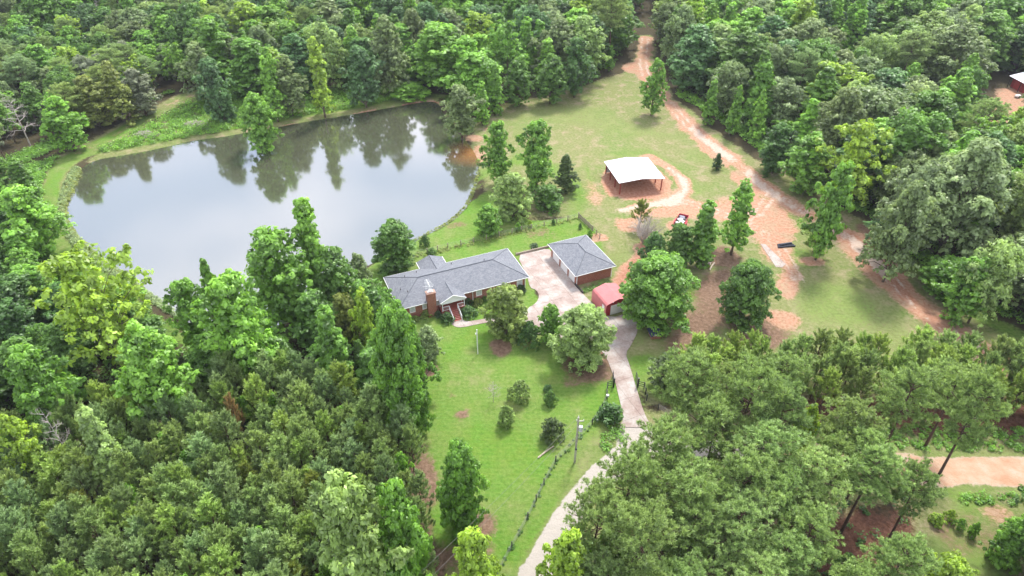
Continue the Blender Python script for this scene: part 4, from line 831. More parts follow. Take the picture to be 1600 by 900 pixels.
def trunk_mesh(H, base, r0, L, mat_, seed, toplimb=.95, lean=0.0):
    q = random.Random(seed); m = MB(); n = 7
    pts = [(lean * H * (i / n) ** 2 + q.uniform(-.08, .08) * (i > 0), q.uniform(-.08, .08) * (i > 0), H * toplimb * .9 * i / n - (.35 if i == 0 else 0)) for i in range(n + 1)]
    m.tube(pts, [r0 * (1.35 if i == 0 else 1) * (1 - .86 * i / n) for i in range(n + 1)], 7)
    for lx, ly, lz, lr_ in L:
        z0 = max(base * .75, min(H * .8, lz - math.hypot(lx, ly) * .9)); f = z0 / (H * toplimb * .9); rr = r0 * (1 - .86 * min(1, f)) * .45
        a = Vector((lean * H * f * f, 0, z0)); b = Vector((lx, ly, lz)); mid = a.lerp(b, .55) + Vector((0, 0, .12 * (b - a).length))
        m.tube([a, mid, b], [rr, rr * .65, rr * .2], 4, cap=False)
    me = bpy.data.meshes.new('trunk'); me.from_pydata([tuple(v) for v in m.v], [], m.f); me.update(); me.materials.append(mat_)
    me.polygons.foreach_set('use_smooth', [True] * len(me.polygons)); return me
def blades(c, d, n, ln, wd, r, spread=.8, along=0.0):
    "needle tufts: n blades per tuft at c pointing about d"
    k = np.repeat(np.arange(len(c)), n); dd = unit(d[k] + r.normal(size=(len(k), 3)) * spread)
    p = c[k] + d[k] * (r.uniform(-along, along, len(k)))[:, None]
    s = unit(np.cross(dd, r.normal(size=(len(k), 3)))) * (wd * r.uniform(.7, 1.3, len(k)))[:, None]; l_ = dd * (ln * r.uniform(.7, 1.15, len(k)))[:, None]
    return np.stack([p - s * .5, p + s * .5, p + l_ + s * .35, p + l_ - s * .35], 1), k
def young_pine(seed, H, RW, base):
    r = np.random.default_rng(seed); c = []; d = []; B = []; ln_ = []
    n = 34
    for i in range(n):
        t = (i + .5) / n; z = base + (H - base) * t ** .85; a = i * 2.39996 + r.normal() * .3
        ln = RW * (1 - t) ** .8 * r.uniform(.7, 1.2) + .18; up = .5 + 1.0 * t
        e = np.array([math.cos(a), math.sin(a), 0]); s0 = np.array([0, 0, z])
        tip = s0 + e * ln + np.array([0, 0, ln * up * .8 + .1]); B.append((s0, tip))
        for f in ((.45, .8, 1.02) if ln > .7 else (.6, 1.0)):
            side = np.array([-e[1], e[0], 0]) * r.uniform(-1, 1) * .5 * ln * (1.15 - f * .5)
            q = s0 + e * ln * f + np.array([0, 0, ln * up * .8 * f ** 1.6]) + side
            c.append(q); d.append(unit(e * .42 + side * .25 + np.array([0, 0, 1.0]) + r.normal(size=3) * .16)); ln_.append(1)
    c.append(np.array([0, 0, H - .35])); d.append(np.array([0, 0, 1.0])); c.append(np.array([0.05, 0, H - .9])); d.append(np.array([0, 0, 1.0]))
    c = np.array(c); d = np.array(d); P, k = blades(c, d, 60, .40, .062, r, .42, .46)
    ct = np.clip(r.normal(.5, .2, len(c)), 0, 1); ti = np.clip(ct[k] + r.normal(size=len(k)) * .12, 0, 1)
    ctr = P.mean(1) - c[k]; cm = quad_mesh('crown', P, ti, NEEDLE, unit(unit(ctr) * .6 + unit((c * [1, 1, 0] + 1e-3)[k]) * .3 + np.array([0, 0, .6])))
    m = MB(); m.tube([(0, 0, -.3), (.04, 0, H * .5), (0, .03, H * .97)], [.13, .08, .02], 6)
    for a, b in B[::2]: m.tube([a, (a + b) / 2 - [0, 0, .05], b], [.03, .022, .008], 3, cap=False)
    me = bpy.data.meshes.new('trunk'); me.from_pydata([tuple(v) for v in m.v], [], m.f); me.materials.append(PINEBARK)
    return cm, me
def tall_pine(seed, H, RW, base, nb=34, tw=11):
    r = np.random.default_rng(seed); c = []; d = []; m = MB()
    lean = r.normal(size=2) * .35
    ax = lambda z: np.array([lean[0] * (z / H) ** 2 * 2, lean[1] * (z / H) ** 2 * 2, z])
    m.tube([ax(z) - [0, 0, .35 if z == 0 else 0] for z in np.linspace(0, H * .97, 8)], [.24 * (1 - .9 * i / 7.0) + .02 for i in range(8)], 8)
    for i in range(nb):
        t = (i + .5) / nb; z = base + (H - base) * t; a = i * 2.39996 + r.normal() * .4
        ln = RW * (math.sin(math.pi * min(1, .22 + .78 * t) ** .9) ** .55) * r.uniform(.6, 1.12); ln = max(ln, .5)
        e = np.array([math.cos(a), math.sin(a), 0]); up = .12 + .75 * t; s0 = ax(z)
        tip = s0 + e * ln + np.array([0, 0, ln * up]); m.tube([s0, s0 + e * ln * .5 + [0, 0, ln * up * .35], tip], [.07, .05, .015], 4, cap=False)
        nt = int(tw * (.55 + ln / RW))
        for j in range(nt):
            f = r.uniform(.35, 1.05); w = .42 * ln * (1.1 - .6 * f)
            side = np.array([-e[1], e[0], 0]) * r.uniform(-1, 1) * w; q = s0 + e * ln * f + np.array([0, 0, ln * up * f ** 1.3]) + side
            if j % 2 == 0: m.tube([s0 + e * ln * f * .8 + [0, 0, ln * up * .7 * f], q], [.02, .008], 3, cap=False)
            for _ in range(3):
                c.append(q + r.normal(size=3) * [.25, .25, .16]); d.append(unit(side * .5 + e * .35 + np.array([0, 0, .8]) + r.normal(size=3) * .35))
    c = np.array(c); d = np.array(d); P, k = blades(c, d, 20, .40, .060, r, .65, .05)
    ct = np.clip(r.normal(.5, .2, len(c)), 0, 1); ti = np.clip(ct[k] + r.normal(size=len(k)) * .15, 0, 1)
    ctr = P.mean(1) - c[k]; cm = quad_mesh('crown', P, ti, NEEDLE, unit(unit(ctr) * .8 + np.array([0, 0, .7])))
    me = bpy.data.meshes.new('trunk'); me.from_pydata([tuple(v) for v in m.v], [], m.f); me.materials.append(PINEBARK); me.polygons.foreach_set('use_smooth', [True] * len(me.polygons))
    return cm, me
def bare_tree(seed, H, RW, depth=4, r0=.14, shrubby=False):
    q = random.Random(seed); m = MB()
    def grow_(p, d, ln, rad, k):
        mid = p + d * ln * .5 + Vector((q.uniform(-1, 1), q.uniform(-1, 1), 0)) * ln * .05; e = p + d * ln
        m.tube([p, mid, e], [rad, rad * .8, rad * .55], 5 if k > 1 else 3, cap=False)
        if k <= 0: return
        for _ in range(3 if k > 1 else 4):
            nd = (d * .75 + Vector((q.gauss(0, 1), q.gauss(0, 1), q.gauss(.15, .55))) * .62).normalized(); grow_(p.lerp(e, q.uniform(.45, 1)), nd, ln * q.uniform(.5, .78), rad * .5, k - 1)
    if shrubby:
        for i in range(16):
            a = i * 2.4; w = .25 + .75 * (i / 16); grow_(Vector((0, 0, 0)), Vector((math.cos(a) * w, math.sin(a) * w, 1)).normalized(), H * .42, .09, depth)
    else:
        m.tube([(0, 0, -.3), (.05, 0, H * .5), (-.05, .1, H)], [r0, r0 * .6, .02], 6)
        for i in range(15):
            z = H * (.3 + .65 * i / 15); a = i * 2.4; grow_(Vector((0, 0, z)), Vector((math.cos(a), math.sin(a), .35)).normalized(), RW * (1 - .6 * i / 15) * q.uniform(.4, .7), r0 * .45, 3)
    me = bpy.data.meshes.new('branches'); me.from_pydata([tuple(v) for v in m.v], [], m.f); me.materials.append(DEADWOOD); return me

P_ROUND = lambda t: max(.12, math.sin(math.pi * min(1, .16 + .80 * t)) ** .6)
P_DOME = lambda t: max(.1, math.cos(math.pi / 2 * max(0, t - .12) / .9) ** .55)
P_CONE = lambda t: max(.07, (1 - t) ** .75 * (.75 + .6 * min(1, t * 4)) * .85)
P_OVAL = lambda t: max(.12, math.sin(math.pi * (.1 + .83 * t)) ** .75 * (1.05 - .25 * t))
P_COL = lambda t: max(.15, (.75 + .25 * math.sin(9 * t)) * (1 - t ** 3) ** .6)
# nominal height, radius per prototype; instances are scaled to what stands in the photograph
PROTO = {}
def reg(name, H, RW, crown, trunk): PROTO[name] = (H, RW, crown, trunk)
def bl(name, seed, H, RW, base, prof, nl, lr, nc, cr, nleaf, leaf, r0=.22, **k):
    c, L = broadleaf(seed, H, RW, base, prof, nl, lr, nc, cr, nleaf, leaf, **k); reg(name, H, RW, c, trunk_mesh(H, max(base, .3), r0, L, BARK, seed))
bl('oak0', 1, 14, 6.2, 3.0, P_ROUND, 40, .27, 13, .62, 26, .30)
bl('oak1', 2, 14, 6.2, 2.6, P_DOME, 44, .25, 12, .60, 26, .30)
bl('oak2', 3, 14, 6.0, 3.2, P_ROUND, 34, .30, 14, .66, 26, .31, ragged=.5)
bl('open0', 51, 14, 6.2, .7, P_ROUND, 66, .23, 15, .60, 40, .25, ragged=.12)
bl('open1', 52, 14, 5.4, .6, P_OVAL, 62, .25, 14, .56, 40, .25, ragged=.22)
bl('hard0', 4, 14, 4.6, 1.4, P_OVAL, 42, .30, 12, .50, 28, .30)
bl('hard1', 5, 14, 4.6, 1.8, P_OVAL, 36, .33, 12, .55, 28, .32, ragged=.6, stray=.25)
bl('hard2', 6, 14, 4.6, 1.0, P_ROUND, 42, .29, 12, .52, 28, .30, ragged=.4)
bl('gum0', 7, 14, 3.6, .8, P_CONE, 42, .32, 11, .42, 24, .34)
bl('gum1', 8, 14, 3.6, .8, P_CONE, 46, .30, 10, .40, 25, .34, ragged=.6, stray=.3)
bl('poplar0', 9, 15, 3.0, 1.4, P_COL, 40, .40, 10, .42, 25, .33, ragged=.5)
bl('poplar1', 10, 15, 3.0, 2.2, P_COL, 34, .38, 10, .44, 25, .35, ragged=.8, stray=.3)
bl('airy0', 11, 14, 4.8, 4.0, P_DOME, 22, .27, 10, .50, 24, .33, ragged=.9, stray=.4)
bl('airy1', 12, 14, 5.2, 3.2, P_ROUND, 26, .26, 10, .55, 24, .34, ragged=.9, stray=.4)
bl('small0', 13, 7, 3.2, .35, P_ROUND, 46, .28, 12, .32, 32, .18, r0=.12, ragged=.12)
bl('small1', 14, 7, 3.2, .3, P_OVAL, 46, .29, 12, .32, 32, .18, r0=.12, ragged=.25)
bl('shrub0', 15, 2.4, 1.5, .15, P_DOME, 40, .24, 9, .14, 20, .10, r0=.05)
bl('shrub1', 16, 2.4, 1.5, .1, P_DOME, 36, .26, 9, .16, 20, .12, r0=.05, ragged=.3)
bl('cedar0', 17, 7, 2.0, .3, P_CONE, 60, .26, 10, .20, 26, .13, r0=.11)
bl('cedar1', 18, 7, 2.2, .3, P_OVAL, 56, .27, 10, .22, 26, .14, r0=.11, ragged=.4)
for i in range(4): reg('ypine%d' % i, 8.0, 1.75, *young_pine(30 + i, 8.0 + .0, 1.75, 1.4 + .2 * i))
for i in range(4): reg('tpine%d' % i, 19.0, 4.0, *tall_pine(40 + i, 19.0, 4.0, 9.8 + i * .7))
BARE = {'bare0': (12, 3.5, bare_tree(60, 12, 3.5)), 'barebush': (4.5, 2.5, bare_tree(61, 4.5, 2.5, 4, shrubby=True)), 'baresap': (3.0, 1.2, bare_tree(62, 3.0, 1.4, 3, .05))}

TONE = {'lime': (.25, .36, .04), 'bright': (.17, .30, .045), 'fresh': (.115, .235, .04), 'mid': (.08, .165, .034), 'deep': (.055, .125, .032), 'dark': (.04, .08, .028),
        'pale': (.20, .29, .11), 'grey': (.135, .19, .09), 'sage': (.185, .25, .14), 'blue': (.075, .155, .065), 'olive': (.14, .17, .045), 'drab': (.165, .175, .105),
        'pine': (.155, .225, .09), 'pinefresh': (.165, .255, .07), 'pineblue': (.15, .22, .12), 'pinelime': (.22, .3, .08), 'cedar': (.075, .115, .045), 'rust': (.27, .19, .11)}
for _k, _c in TONE.items():            # deeper greens: less red and blue for the same green
    TONE[_k] = (_c[0] * 1.0, _c[1], _c[2] * .72)
TONE.update(pine=(.19, .27, .082), pinefresh=(.205, .30, .07), pineblue=(.178, .262, .10), olive=(.155, .19, .04), tallpine=(.165, .245, .07), lime=(.215, .325, .035), bright=(.15, .295, .036), drab=(.165, .19, .11))
TONE['moss'] = (.165, .225, .05)
TG = 1.45       # overall brightness of the greenery
TREES = []      # X, Y, radius of everything placed, to keep the woods from growing into it
COLL = []
LAND = []
def put(kind, proto, Xp, Yp, h, rad, tone, label, cat, group=None, z=0.0, jit=.12, rz=None):
    pn = [p for p in PROTO if p.startswith(proto)] if proto not in PROTO else [proto]
    H, RW, cm, tm = PROTO[rnd.choice(pn)]
    o = bpy.data.objects.new(kind, None); C.objects.link(o); o.location = (Xp, Yp, z); o.rotation_euler = (0, 0, rnd.uniform(0, 6.28) if rz is None else rz)
    o.scale = (rad / RW, rad / RW, h / H); o.empty_display_size = .3
    tag(o, label, cat, group)
    c = [x * TG for x in TONE[tone]]; v = 1 + rnd.uniform(-jit, jit); w = rnd.uniform(-jit, jit) * .3
    for nm, me in (('crown', cm), ('trunk', tm)):
        q = bpy.data.objects.new(nm, me); C.objects.link(q); q.parent = o
        q.color = (max(0, c[0] * (v + w)), c[1] * v, max(0, c[2] * (v - w)), 1)
    TREES.append((Xp, Yp, rad)); return o
def tree_px(kind, proto, px, ytop, ybase, wpx, tone, label, cat=None, group=None, jit=.03, hs=1.0):
    if kind in ('shrub', 'small_tree', 'large_shrub', 'cedar_tree') or proto.startswith('open'): ybase -= (.33 if kind == 'shrub' else .2) * wpx
    Xp, Yp, h = stand(px, ytop, ybase); ym = (ytop + ybase) / 2
    # scale at the crown: its distance is that of the ground point minus its height
    d = (CAM_H - h * .55) * SP + Yp * CP
    if len(label.split()) <= 10: LAND.append((Xp, Yp, label))
    return put(kind, proto, Xp, Yp, h * hs, wpx / 2 * d / FPX, tone, label, cat or 'tree', group, jit=jit)
T = tree_px
# trees that stand out, one by one: kind, prototype, column of the top, row of the top, row of the foot, crown width, colour, label
T('broadleaf_tree','hard0',83,155,236,64,'bright','bright green rounded tree standing at the bend of the grassy path')
T('cedar_tree','cedar1',128,122,212,66,'olive','olive cedar with a broad base, nearest the path above the pond corner')
T('cedar_tree','cedar0',165,98,205,62,'olive','tall yellowish-olive cedar with pointed top beside the path')
T('cedar_tree','cedar1',205,110,192,55,'drab','dull olive cedar on the path edge next to the pointed one')
T('broadleaf_tree','hard2',322,92,194,50,'blue','bluish green leaning tree on the bank by the brush heap')
T('broadleaf_tree','hard1',300,70,165,60,'grey','grey-green tree just uphill of the brush heap')
T('willow_tree','small1',394,150,232,66,'fresh','light green willow overhanging the far pond shore')
T('poplar_tree','poplar1',410,78,190,38,'bright','thin yellow-green tree with bare pale trunk by the far shore')
T('poplar_tree','poplar0',487,60,182,38,'lime','slender yellow-green tree rising from the far shore')
T('large_shrub','small0',345,152,196,38,'deep','deep green shrub beside the brush heap')
T('broadleaf_tree','hard0',440,90,180,60,'grey','grey-green tree between the two thin yellow-green ones')
T('broadleaf_tree','hard2',560,72,168,56,'blue','bluish green full tree on the far shore')
T('broadleaf_tree','hard0',600,30,150,62,'grey','grey-green billowing tree above the far shore')
T('large_shrub','small1',655,70,140,70,'fresh','fresh green vine-hung thicket above the far shore')
T('large_shrub','small0',640,132,165,60,'bright','bright low bush at the edge of the far shore')
T('poplar_tree','poplar1',698,43,108,34,'bright','pale yellow-green slim tree over the vine thicket')
T('poplar_tree','gum1',779,50,120,34,'bright','bright green pointed tree behind the pond inlet')
T('poplar_tree','poplar1',812,27,90,32,'bright','bright green spire over the middle woods')
T('light_crowned_tree','airy0',911,-8,72,66,'lime','yellow-green loose tree tallest above the field corner')
T('light_crowned_tree','hard1',690,-12,58,56,'bright','light green spreading tree at the top edge')
T('oak_tree','oak0',862,14,90,62,'sage','silvery pale oak in the woods above the field')
T('broadleaf_tree','hard2',718,133,216,56,'grey','grey-green bushy tree on the point of the pond')
T('sweetgum_tree','gum0',752,130,196,32,'bright','bright green narrow tree on the point of the pond')
T('sweetgum_tree','gum1',773,103,180,36,'fresh','fresh green pointed tree at the field corner by the pond')
T('broadleaf_tree','hard0',811,92,166,50,'mid','mid green bushy tree at the upper field edge')
T('broadleaf_tree','hard0',862,88,162,52,'mid','mid green domed tree at the centre of the upper field edge')
T('broadleaf_tree','hard1',902,62,152,54,'deep','deep green tall tree where the field meets the woods')
T('poplar_tree','poplar0',955,72,112,18,'fresh','small narrow green tree near the grassy gap in the woods')
T('poplar_tree','hard0',1028,96,180,40,'fresh','lone fresh green tree beside the red track near the woods gap')
T('broadleaf_tree','hard1',777,193,290,52,'fresh','loose fresh green tree at the pond edge, above the pale round one')
T('sweetgum_tree','hard2',839,188,298,60,'fresh','tall full green tree in the middle of the field, beside the dark cedar')
T('cedar_tree','cedar0',885,243,309,46,'cedar','dark pointed cedar to the side of the open metal shelter')
T('small_tree','small0',800,273,352,64,'pale','pale olive rounded tree behind the fence by the pond')
T('small_tree','small1',763,322,374,46,'fresh','small two-toned tree on the fence line by the pond')
T('large_shrub','small0',857,291,336,48,'mid','round dark green bush by the back yard fence corner')
T('shrub','shrub0',663,368,390,16,'deep','small dark cedar-like bush alone on the pond lawn')
T('shrub','shrub1',674,388,402,17,'mid','small green bush on the fence line behind the brick house')
T('shrub','shrub1',810,348,364,12,'bright','bright little sapling in the back fence line')
T('shrub','shrub1',828,345,358,10,'lime','yellow sapling in the back fence line')
T('shrub','shrub0',865,343,353,7,'deep','tiny dark bush in the back fence line')
T('shrub','shrub0',907,349,360,7,'deep','tiny dark bush against the wooden side fence')
T('shrub','shrub1',922,360,376,12,'bright','bright bush at the back corner of the brick garage')
T('small_tree','ypine2',1004,316,362,30,'olive','olive pine sapling behind the grey leafless bush')
T('cedar_tree','cedar0',1124,240,269,20,'dark','small dark conifer alone beside the red track')
T('sweetgum_tree','poplar1',1168,287,398,50,'bright','tall loose bright green tree beside the pale concrete strip')
T('broadleaf_tree','gum0',1109,318,416,62,'fresh','bushy bright green tree with pointed top beside the log pile')
T('broadleaf_tree','small0',1066,352,420,58,'mid','mid green tree hiding the red trailer front')
T('broadleaf_tree','small1',1025,368,425,50,'deep','deep green low tree between the garage and the trailer')
T('oak_tree','open0',1035,402,528,122,'fresh','big round green oak beside the red metal carport')
T('oak_tree','open0',1180,412,522,86,'mid','rounded green oak alone on the bare clay')
T('sweetgum_tree','hard1',1322,258,406,66,'fresh','tall bright green tree at the fork of the red track')
T('cedar_tree','ypine1',1284,352,402,42,'pine','bushy pine at the foot of the tall tree by the track fork')
T('cedar_tree','cedar0',1200,255,280,14,'deep','small conifer at the woods edge above the clay')
T('light_crowned_tree','airy1',1354,194,330,96,'lime','large yellow-green tree rising at the edge of the woods')
T('oak_tree','oak1',1545,225,400,150,'sage','huge silvery oak with billowing crown in the far corner of the woods')
T('oak_tree','oak0',1460,258,400,110,'sage','silvery oak just beside the huge one')
T('oak_tree','oak2',1575,385,505,90,'pale','pale green oak by the lower woods edge')
T('oak_tree','oak1',1440,290,440,100,'grey','grey-green oak over the bramble verge')
T('oak_tree','hard2',1535,400,500,70,'fresh','fresh green vine-draped tree above the bramble verge')
T('large_shrub','small0',1495,408,475,84,'fresh','mounded vine-covered bush at the woods edge by the track')
T('large_shrub','small1',1390,330,392,50,'blue','bluish green thicket near the track fork')
T('oak_tree','oak0',1510,45,150,112,'grey','great rounded grey-green oak before the red barn')
T('oak_tree','oak1',1270,33,130,110,'grey','great pale-topped oak in the middle of the upper woods')
T('light_crowned_tree','airy1',1307,100,196,96,'lime','wide yellow-green tree in the middle of the upper woods')
T('light_crowned_tree','airy0',1430,100,178,42,'bright','bright green loose tree by the great oak')
T('light_crowned_tree','hard1',1490,122,190,44,'bright','bright green tree under the great oak')
T('broadleaf_tree','hard2',1462,143,262,96,'mid','broad mid green tree below the great oak')
T('oak_tree','oak2',1345,134,230,80,'pale','pale oak beside the wide yellow-green tree')
T('sweetgum_tree','hard1',1140,36,112,64,'bright','bright green tree near the top of the dirt track')
T('oak_tree','oak0',1192,0,80,66,'sage','silvery oak near the top edge of the woods')
T('sweetgum_tree','gum0',1117,126,196,30,'fresh','narrow green tree at the edge of the red track')
T('sweetgum_tree','gum1',1133,98,170,38,'bright','pointed bright green tree beside the red track')
T('sweetgum_tree','gum0',1157,135,210,28,'fresh','slim green tree at the woods edge, third along the track')
T('sweetgum_tree','gum1',1194,142,222,30,'bright','slim pale-topped tree at the woods edge, fourth along the track')
T('broadleaf_tree','hard0',1275,212,300,76,'fresh','full fresh green tree at the woods edge above the clay')
T('broadleaf_tree','hard2',1225,195,270,60,'deep','deep green tree at the woods edge past the small conifer')
# about the house
T('oak_tree','open1',611,348,436,76,'mid','full mid green tree at the back corner of the brick house')
T('small_tree','small0',790,450,535,72,'moss','olive green rounded tree in the front yard by the driveway')
T('large_shrub','shrub0',827,504,545,38,'deep','dark rounded bush between two front yard trees')
T('small_tree','small1',862,480,545,46,'fresh','bushy green tree at the edge of the parking apron')
T('oak_tree','open0',917,484,584,96,'pale','pale green spreading tree hanging over the driveway')
T('small_tree','small1',667,512,572,44,'sage','small grey-blue tree in a ring of mulch')
T('shrub','shrub0',812,596,637,34,'pale','pale green airy shrub on the lawn, tallest of its cluster')
T('shrub','shrub1',791,635,674,30,'pale','pale green shrub on the lawn, nearest to the big oval tree')
T('shrub','shrub1',856,602,617,17,'deep','tiny dark shrub on the lawn above a rounder one')
T('shrub','shrub0',860,612,638,24,'mid','small rounded green shrub on the lawn under the tiny one')
T('shrub','shrub0',863,656,697,40,'cedar','dark olive round bush on the lawn by the wire fence')
T('shrub','shrub1',954,634,671,46,'deep','glossy deep green bush beside the driveway mouth')
T('cedar_tree','cedar1',1047,553,615,56,'cedar','dark juniper on the grass before the pines')
T('oak_tree','open1',612,478,694,96,'fresh','very tall dense green tree at the edge of the front lawn')
T('sweetgum_tree','gum1',640,500,620,50,'mid','narrower green tree hugging the tall one by the lawn')
T('sweetgum_tree','gum0',505,484,605,72,'fresh','rounded pale-tipped tree in the wood beside the house')
T('light_crowned_tree','hard1',562,455,560,42,'lime','yellow-green upright tree by the side lawn of the house')
T('small_tree','small0',532,463,548,50,'olive','olive tree with pinkish new leaves near the side lawn')
T('oak_tree','hard2',418,360,512,112,'fresh','large mid green tree on the near shore of the pond')
T('sweetgum_tree','poplar0',470,313,480,62,'bright','tall bright green tree highest on the near pond shore')
T('broadleaf_tree','hard0',512,392,500,80,'mid','bluish green tree on the near shore toward the house')
T('broadleaf_tree','hard0',556,400,470,40,'grey','low grey-green tree against the near pond shore')
T('sweetgum_tree','gum1',316,408,540,44,'fresh','narrow green tree topping the near pond shore')
T('light_crowned_tree','hard2',346,430,600,110,'bright','broad bright green tree over the near pond corner')
T('broadleaf_tree','hard2',278,438,560,70,'fresh','fresh green tree at the end of the dam')
T('sweetgum_tree','hard0',212,515,668,112,'bright','full pale-tipped tree at the top of the young pines')
T('light_crowned_tree','airy1',108,398,590,140,'lime','big yellow-green tree with pale limbs showing')
T('sweetgum_tree','gum0',128,642,775,74,'pale','pale green narrow tree standing in the young pines')
T('broadleaf_tree','hard1',20,298,400,90,'bright','bright green tree at the frame edge below the dam')
T('light_crowned_tree','airy0',8,652,760,66,'lime','yellow-green tree at the frame edge by the dead trunk')
T('broadleaf_tree','hard2',30,545,690,90,'fresh','fresh green tree behind the dead trunk')
T('oak_tree','open1',716,696,848,84,'fresh','dense oval green tree alone on the lower lawn')
T('sweetgum_tree','hard2',530,750,985,128,'pale','large pale green tree in the front of the young pines')
T('broadleaf_tree','hard0',612,765,960,96,'fresh','fresh green tree beside the large pale one in the front')
T('light_crowned_tree','hard1',735,838,985,90,'lime','yellow-green tree at the bottom of the lawn')
T('light_crowned_tree','hard1',890,836,975,84,'lime','yellow-green tree at the foot of the gravel road')
T('broadleaf_tree','small1',965,815,930,74,'fresh','fresh green low tree between the pines by the gravel road')
T('light_crowned_tree','small1',1273,636,705,36,'lime','small yellow-green tree among the tall pines')
T('tall_pine','tpine2',1552,600,782,92,'tallpine','lone tall pine leaning over the dirt road')
T('tall_pine','tpine0',1435,592,728,92,'tallpine','broad pine at the end of the row by the dirt road')
T('tall_pine','tpine1',1180,575,745,100,'tallpine','tall pine whose bare trunk shows against the gravel')
T('tall_pine','tpine3',1085,562,716,100,'tallpine','spreading pine nearest the driveway mouth')
T('shrub','shrub1',1470,805,826,24,'lime','yellowish bush at the foot of the leaning pine')
T('shrub','shrub0',1490,798,818,18,'lime','yellow-leaved bush in the clearing, first of the line')
T('shrub','shrub0',1506,812,832,18,'bright','bright round bush in the clearing, second of the line')
T('shrub','shrub1',1530,818,843,18,'bright','bright twin bush in the clearing, last of the line')
T('small_tree','small1',1612,815,895,70,'fresh','dark green tree by the clearing at the frame edge')
T('light_crowned_tree','small0',1500,880,960,90,'lime','yellow-green tree at the bottom of the clearing')
T('broadleaf_tree','small1',1330,872,920,50,'mid','low green tree on the reddish pine floor')
for px,yt,yb,w,t,lb in [(698,489,509,22,'deep','clipped round dark shrub at the foot of the porch stair, nearer the chimney'),(731,480,501,27,'deep','bigger clipped round dark shrub at the foot of the porch stair'),(665,484,500,24,'moss','olive shrub against the brick wall beside the chimney'),(648,494,505,14,'moss','small olive shrub under the end window of the house'),
    (684,486,499,13,'dark','dark low shrub between chimney and porch'),(731,466,481,16,'dark','dark reddish shrub just past the porch'),(746,467,481,19,'olive','olive shrub below the middle window of the house'),(813,446,462,20,'dark','dark shrub at the driveway corner of the house'),
    (757,463,474,10,'mid','little green shrub along the front wall'),(835,381,390,14,'dark','dark low bush behind the parking pad')]:
    T('shrub','shrub0',px,yt,yb,w,t,lb)
# leafless ones
def bare(kind, key, px, ytop, ybase, wpx, label, cat, tone=1.0):
    Xp, Yp, h = stand(px, ytop, ybase); H, RW, me = BARE[key]
    o = bpy.data.objects.new(kind, me); C.objects.link(o); o.location = (Xp, Yp, 0); d = (CAM_H - h * .55) * SP + Yp * CP
    o.scale = (wpx / 2 * d / FPX / RW,) * 2 + (h / H,); o.rotation_euler = (0, 0, rnd.uniform(0, 6)); tag(o, label, cat); TREES.append((Xp, Yp, wpx / 2 * d / FPX)); return o
bare('dead_tree', 'bare0', 62, 636, 750, 56, 'dead white trunk with bare branches standing over the young pines', 'dead tree')
bare('bare_bush', 'barebush', 1012, 328, 380, 52, 'grey leafless bush beside the pine sapling behind the garage', 'bush')
bare('bare_sapling', 'baresap', 770, 598, 628, 26, 'thin leafless sapling on the front lawn', 'tree')
bare('dead_tree', 'bare0', 146, 0, 60, 34, 'bare grey tree near the top corner of the woods', 'dead tree')
bare('dead_tree', 'bare0', 12, 150, 230, 60, 'bare pale tree at the frame edge above the path', 'dead tree')

for px,yt,yb,w,t,lb in [(1045,662,805,104,'pinefresh','pine overhanging the end of the concrete drive where it meets gravel'),(985,712,862,104,'pinefresh','pine leaning out over the gravel road bend'),(935,770,925,92,'pine','pine by the gravel road just above the yellow-green tree'),
    (1130,640,778,104,'pinefresh','pine above the gravel strip, behind the front rank'),(1075,735,880,118,'pinefresh','big pine in the middle of the front rank'),(1010,795,960,112,'pine','pine in front of the fresh green low tree'),(1165,715,862,112,'pinefresh','pine beside the reddish floor of the stand')]:
    T('tall_pine','tpine',px,yt,yb,w,'tallpine' if t == 'pinefresh' else t,lb)
T('young_pine','ypine2',357,622,690,24,'rust','single browned pine among the green young pines')

# ------------------------------------------------------------------ the woods: every tree its own object
def pip(x, y, A):
    c = False; n = len(A); x2, y2 = A[-1]
    for x1, y1 in A:
        if (y1 > y) != (y2 > y) and x < (x2 - x1) * (y - y1) / (y2 - y1) + x1: c = not c
        x2, y2 = x1, y1
    return c
def gl(F, x, y, dflt):
    i = int(round((x - NX0) / ST)); j = int(round((y - NY0) / ST))
    return float(F[j, i]) if 0 <= i < F.shape[1] and 0 <= j < F.shape[0] else dflt
RD = seg_dist(X, Y, ROADW, False)
def in_view(x, y, h, m=24):
    d = -CAM_H; z = y * CP + CAM_H * SP
    if z < 1: return False
    for hh in (0, h):
        dz = hh - CAM_H; zz = y * CP - dz * SP; px = 800 + FPX * x / zz; py = 450 - FPX * (y * SP + dz * CP) / zz
        if -m < px < 1600 + m and -m < py < 900 + m: return True
    return False
OPEN = [[(62,255),(130,228),(150,262),(105,300),(108,345),(150,400),(225,440),(195,442),(140,422),(84,385),(68,330)],
        [(650,480),(1012,540),(1016,600),(1020,664),(1000,682),(940,725),(905,782),(862,850),(838,910),(700,910),(690,850)],
        [(1462,792),(1610,775),(1610,890),(1490,905),(1450,860)], [(1490,704),(1610,702),(1610,764),(1478,764)], [(1563,96),(1615,92),(1615,158),(1568,150)], [(1320,38),(1372,34),(1372,52),(1325,56)],
        [(735,235),(760,170),(870,165),(960,120),(1010,60),(1045,150),(1110,215),(1200,285),(1290,335),(1350,370),(1400,420),(1530,500),(1500,515),(1100,515),(1000,400),(760,320)],
        [(108,345),(105,300),(140,262),(260,240),(400,235),(560,215),(700,225),(735,265),(700,330),(560,370),(380,350),(280,400),(230,440),(150,375)]]
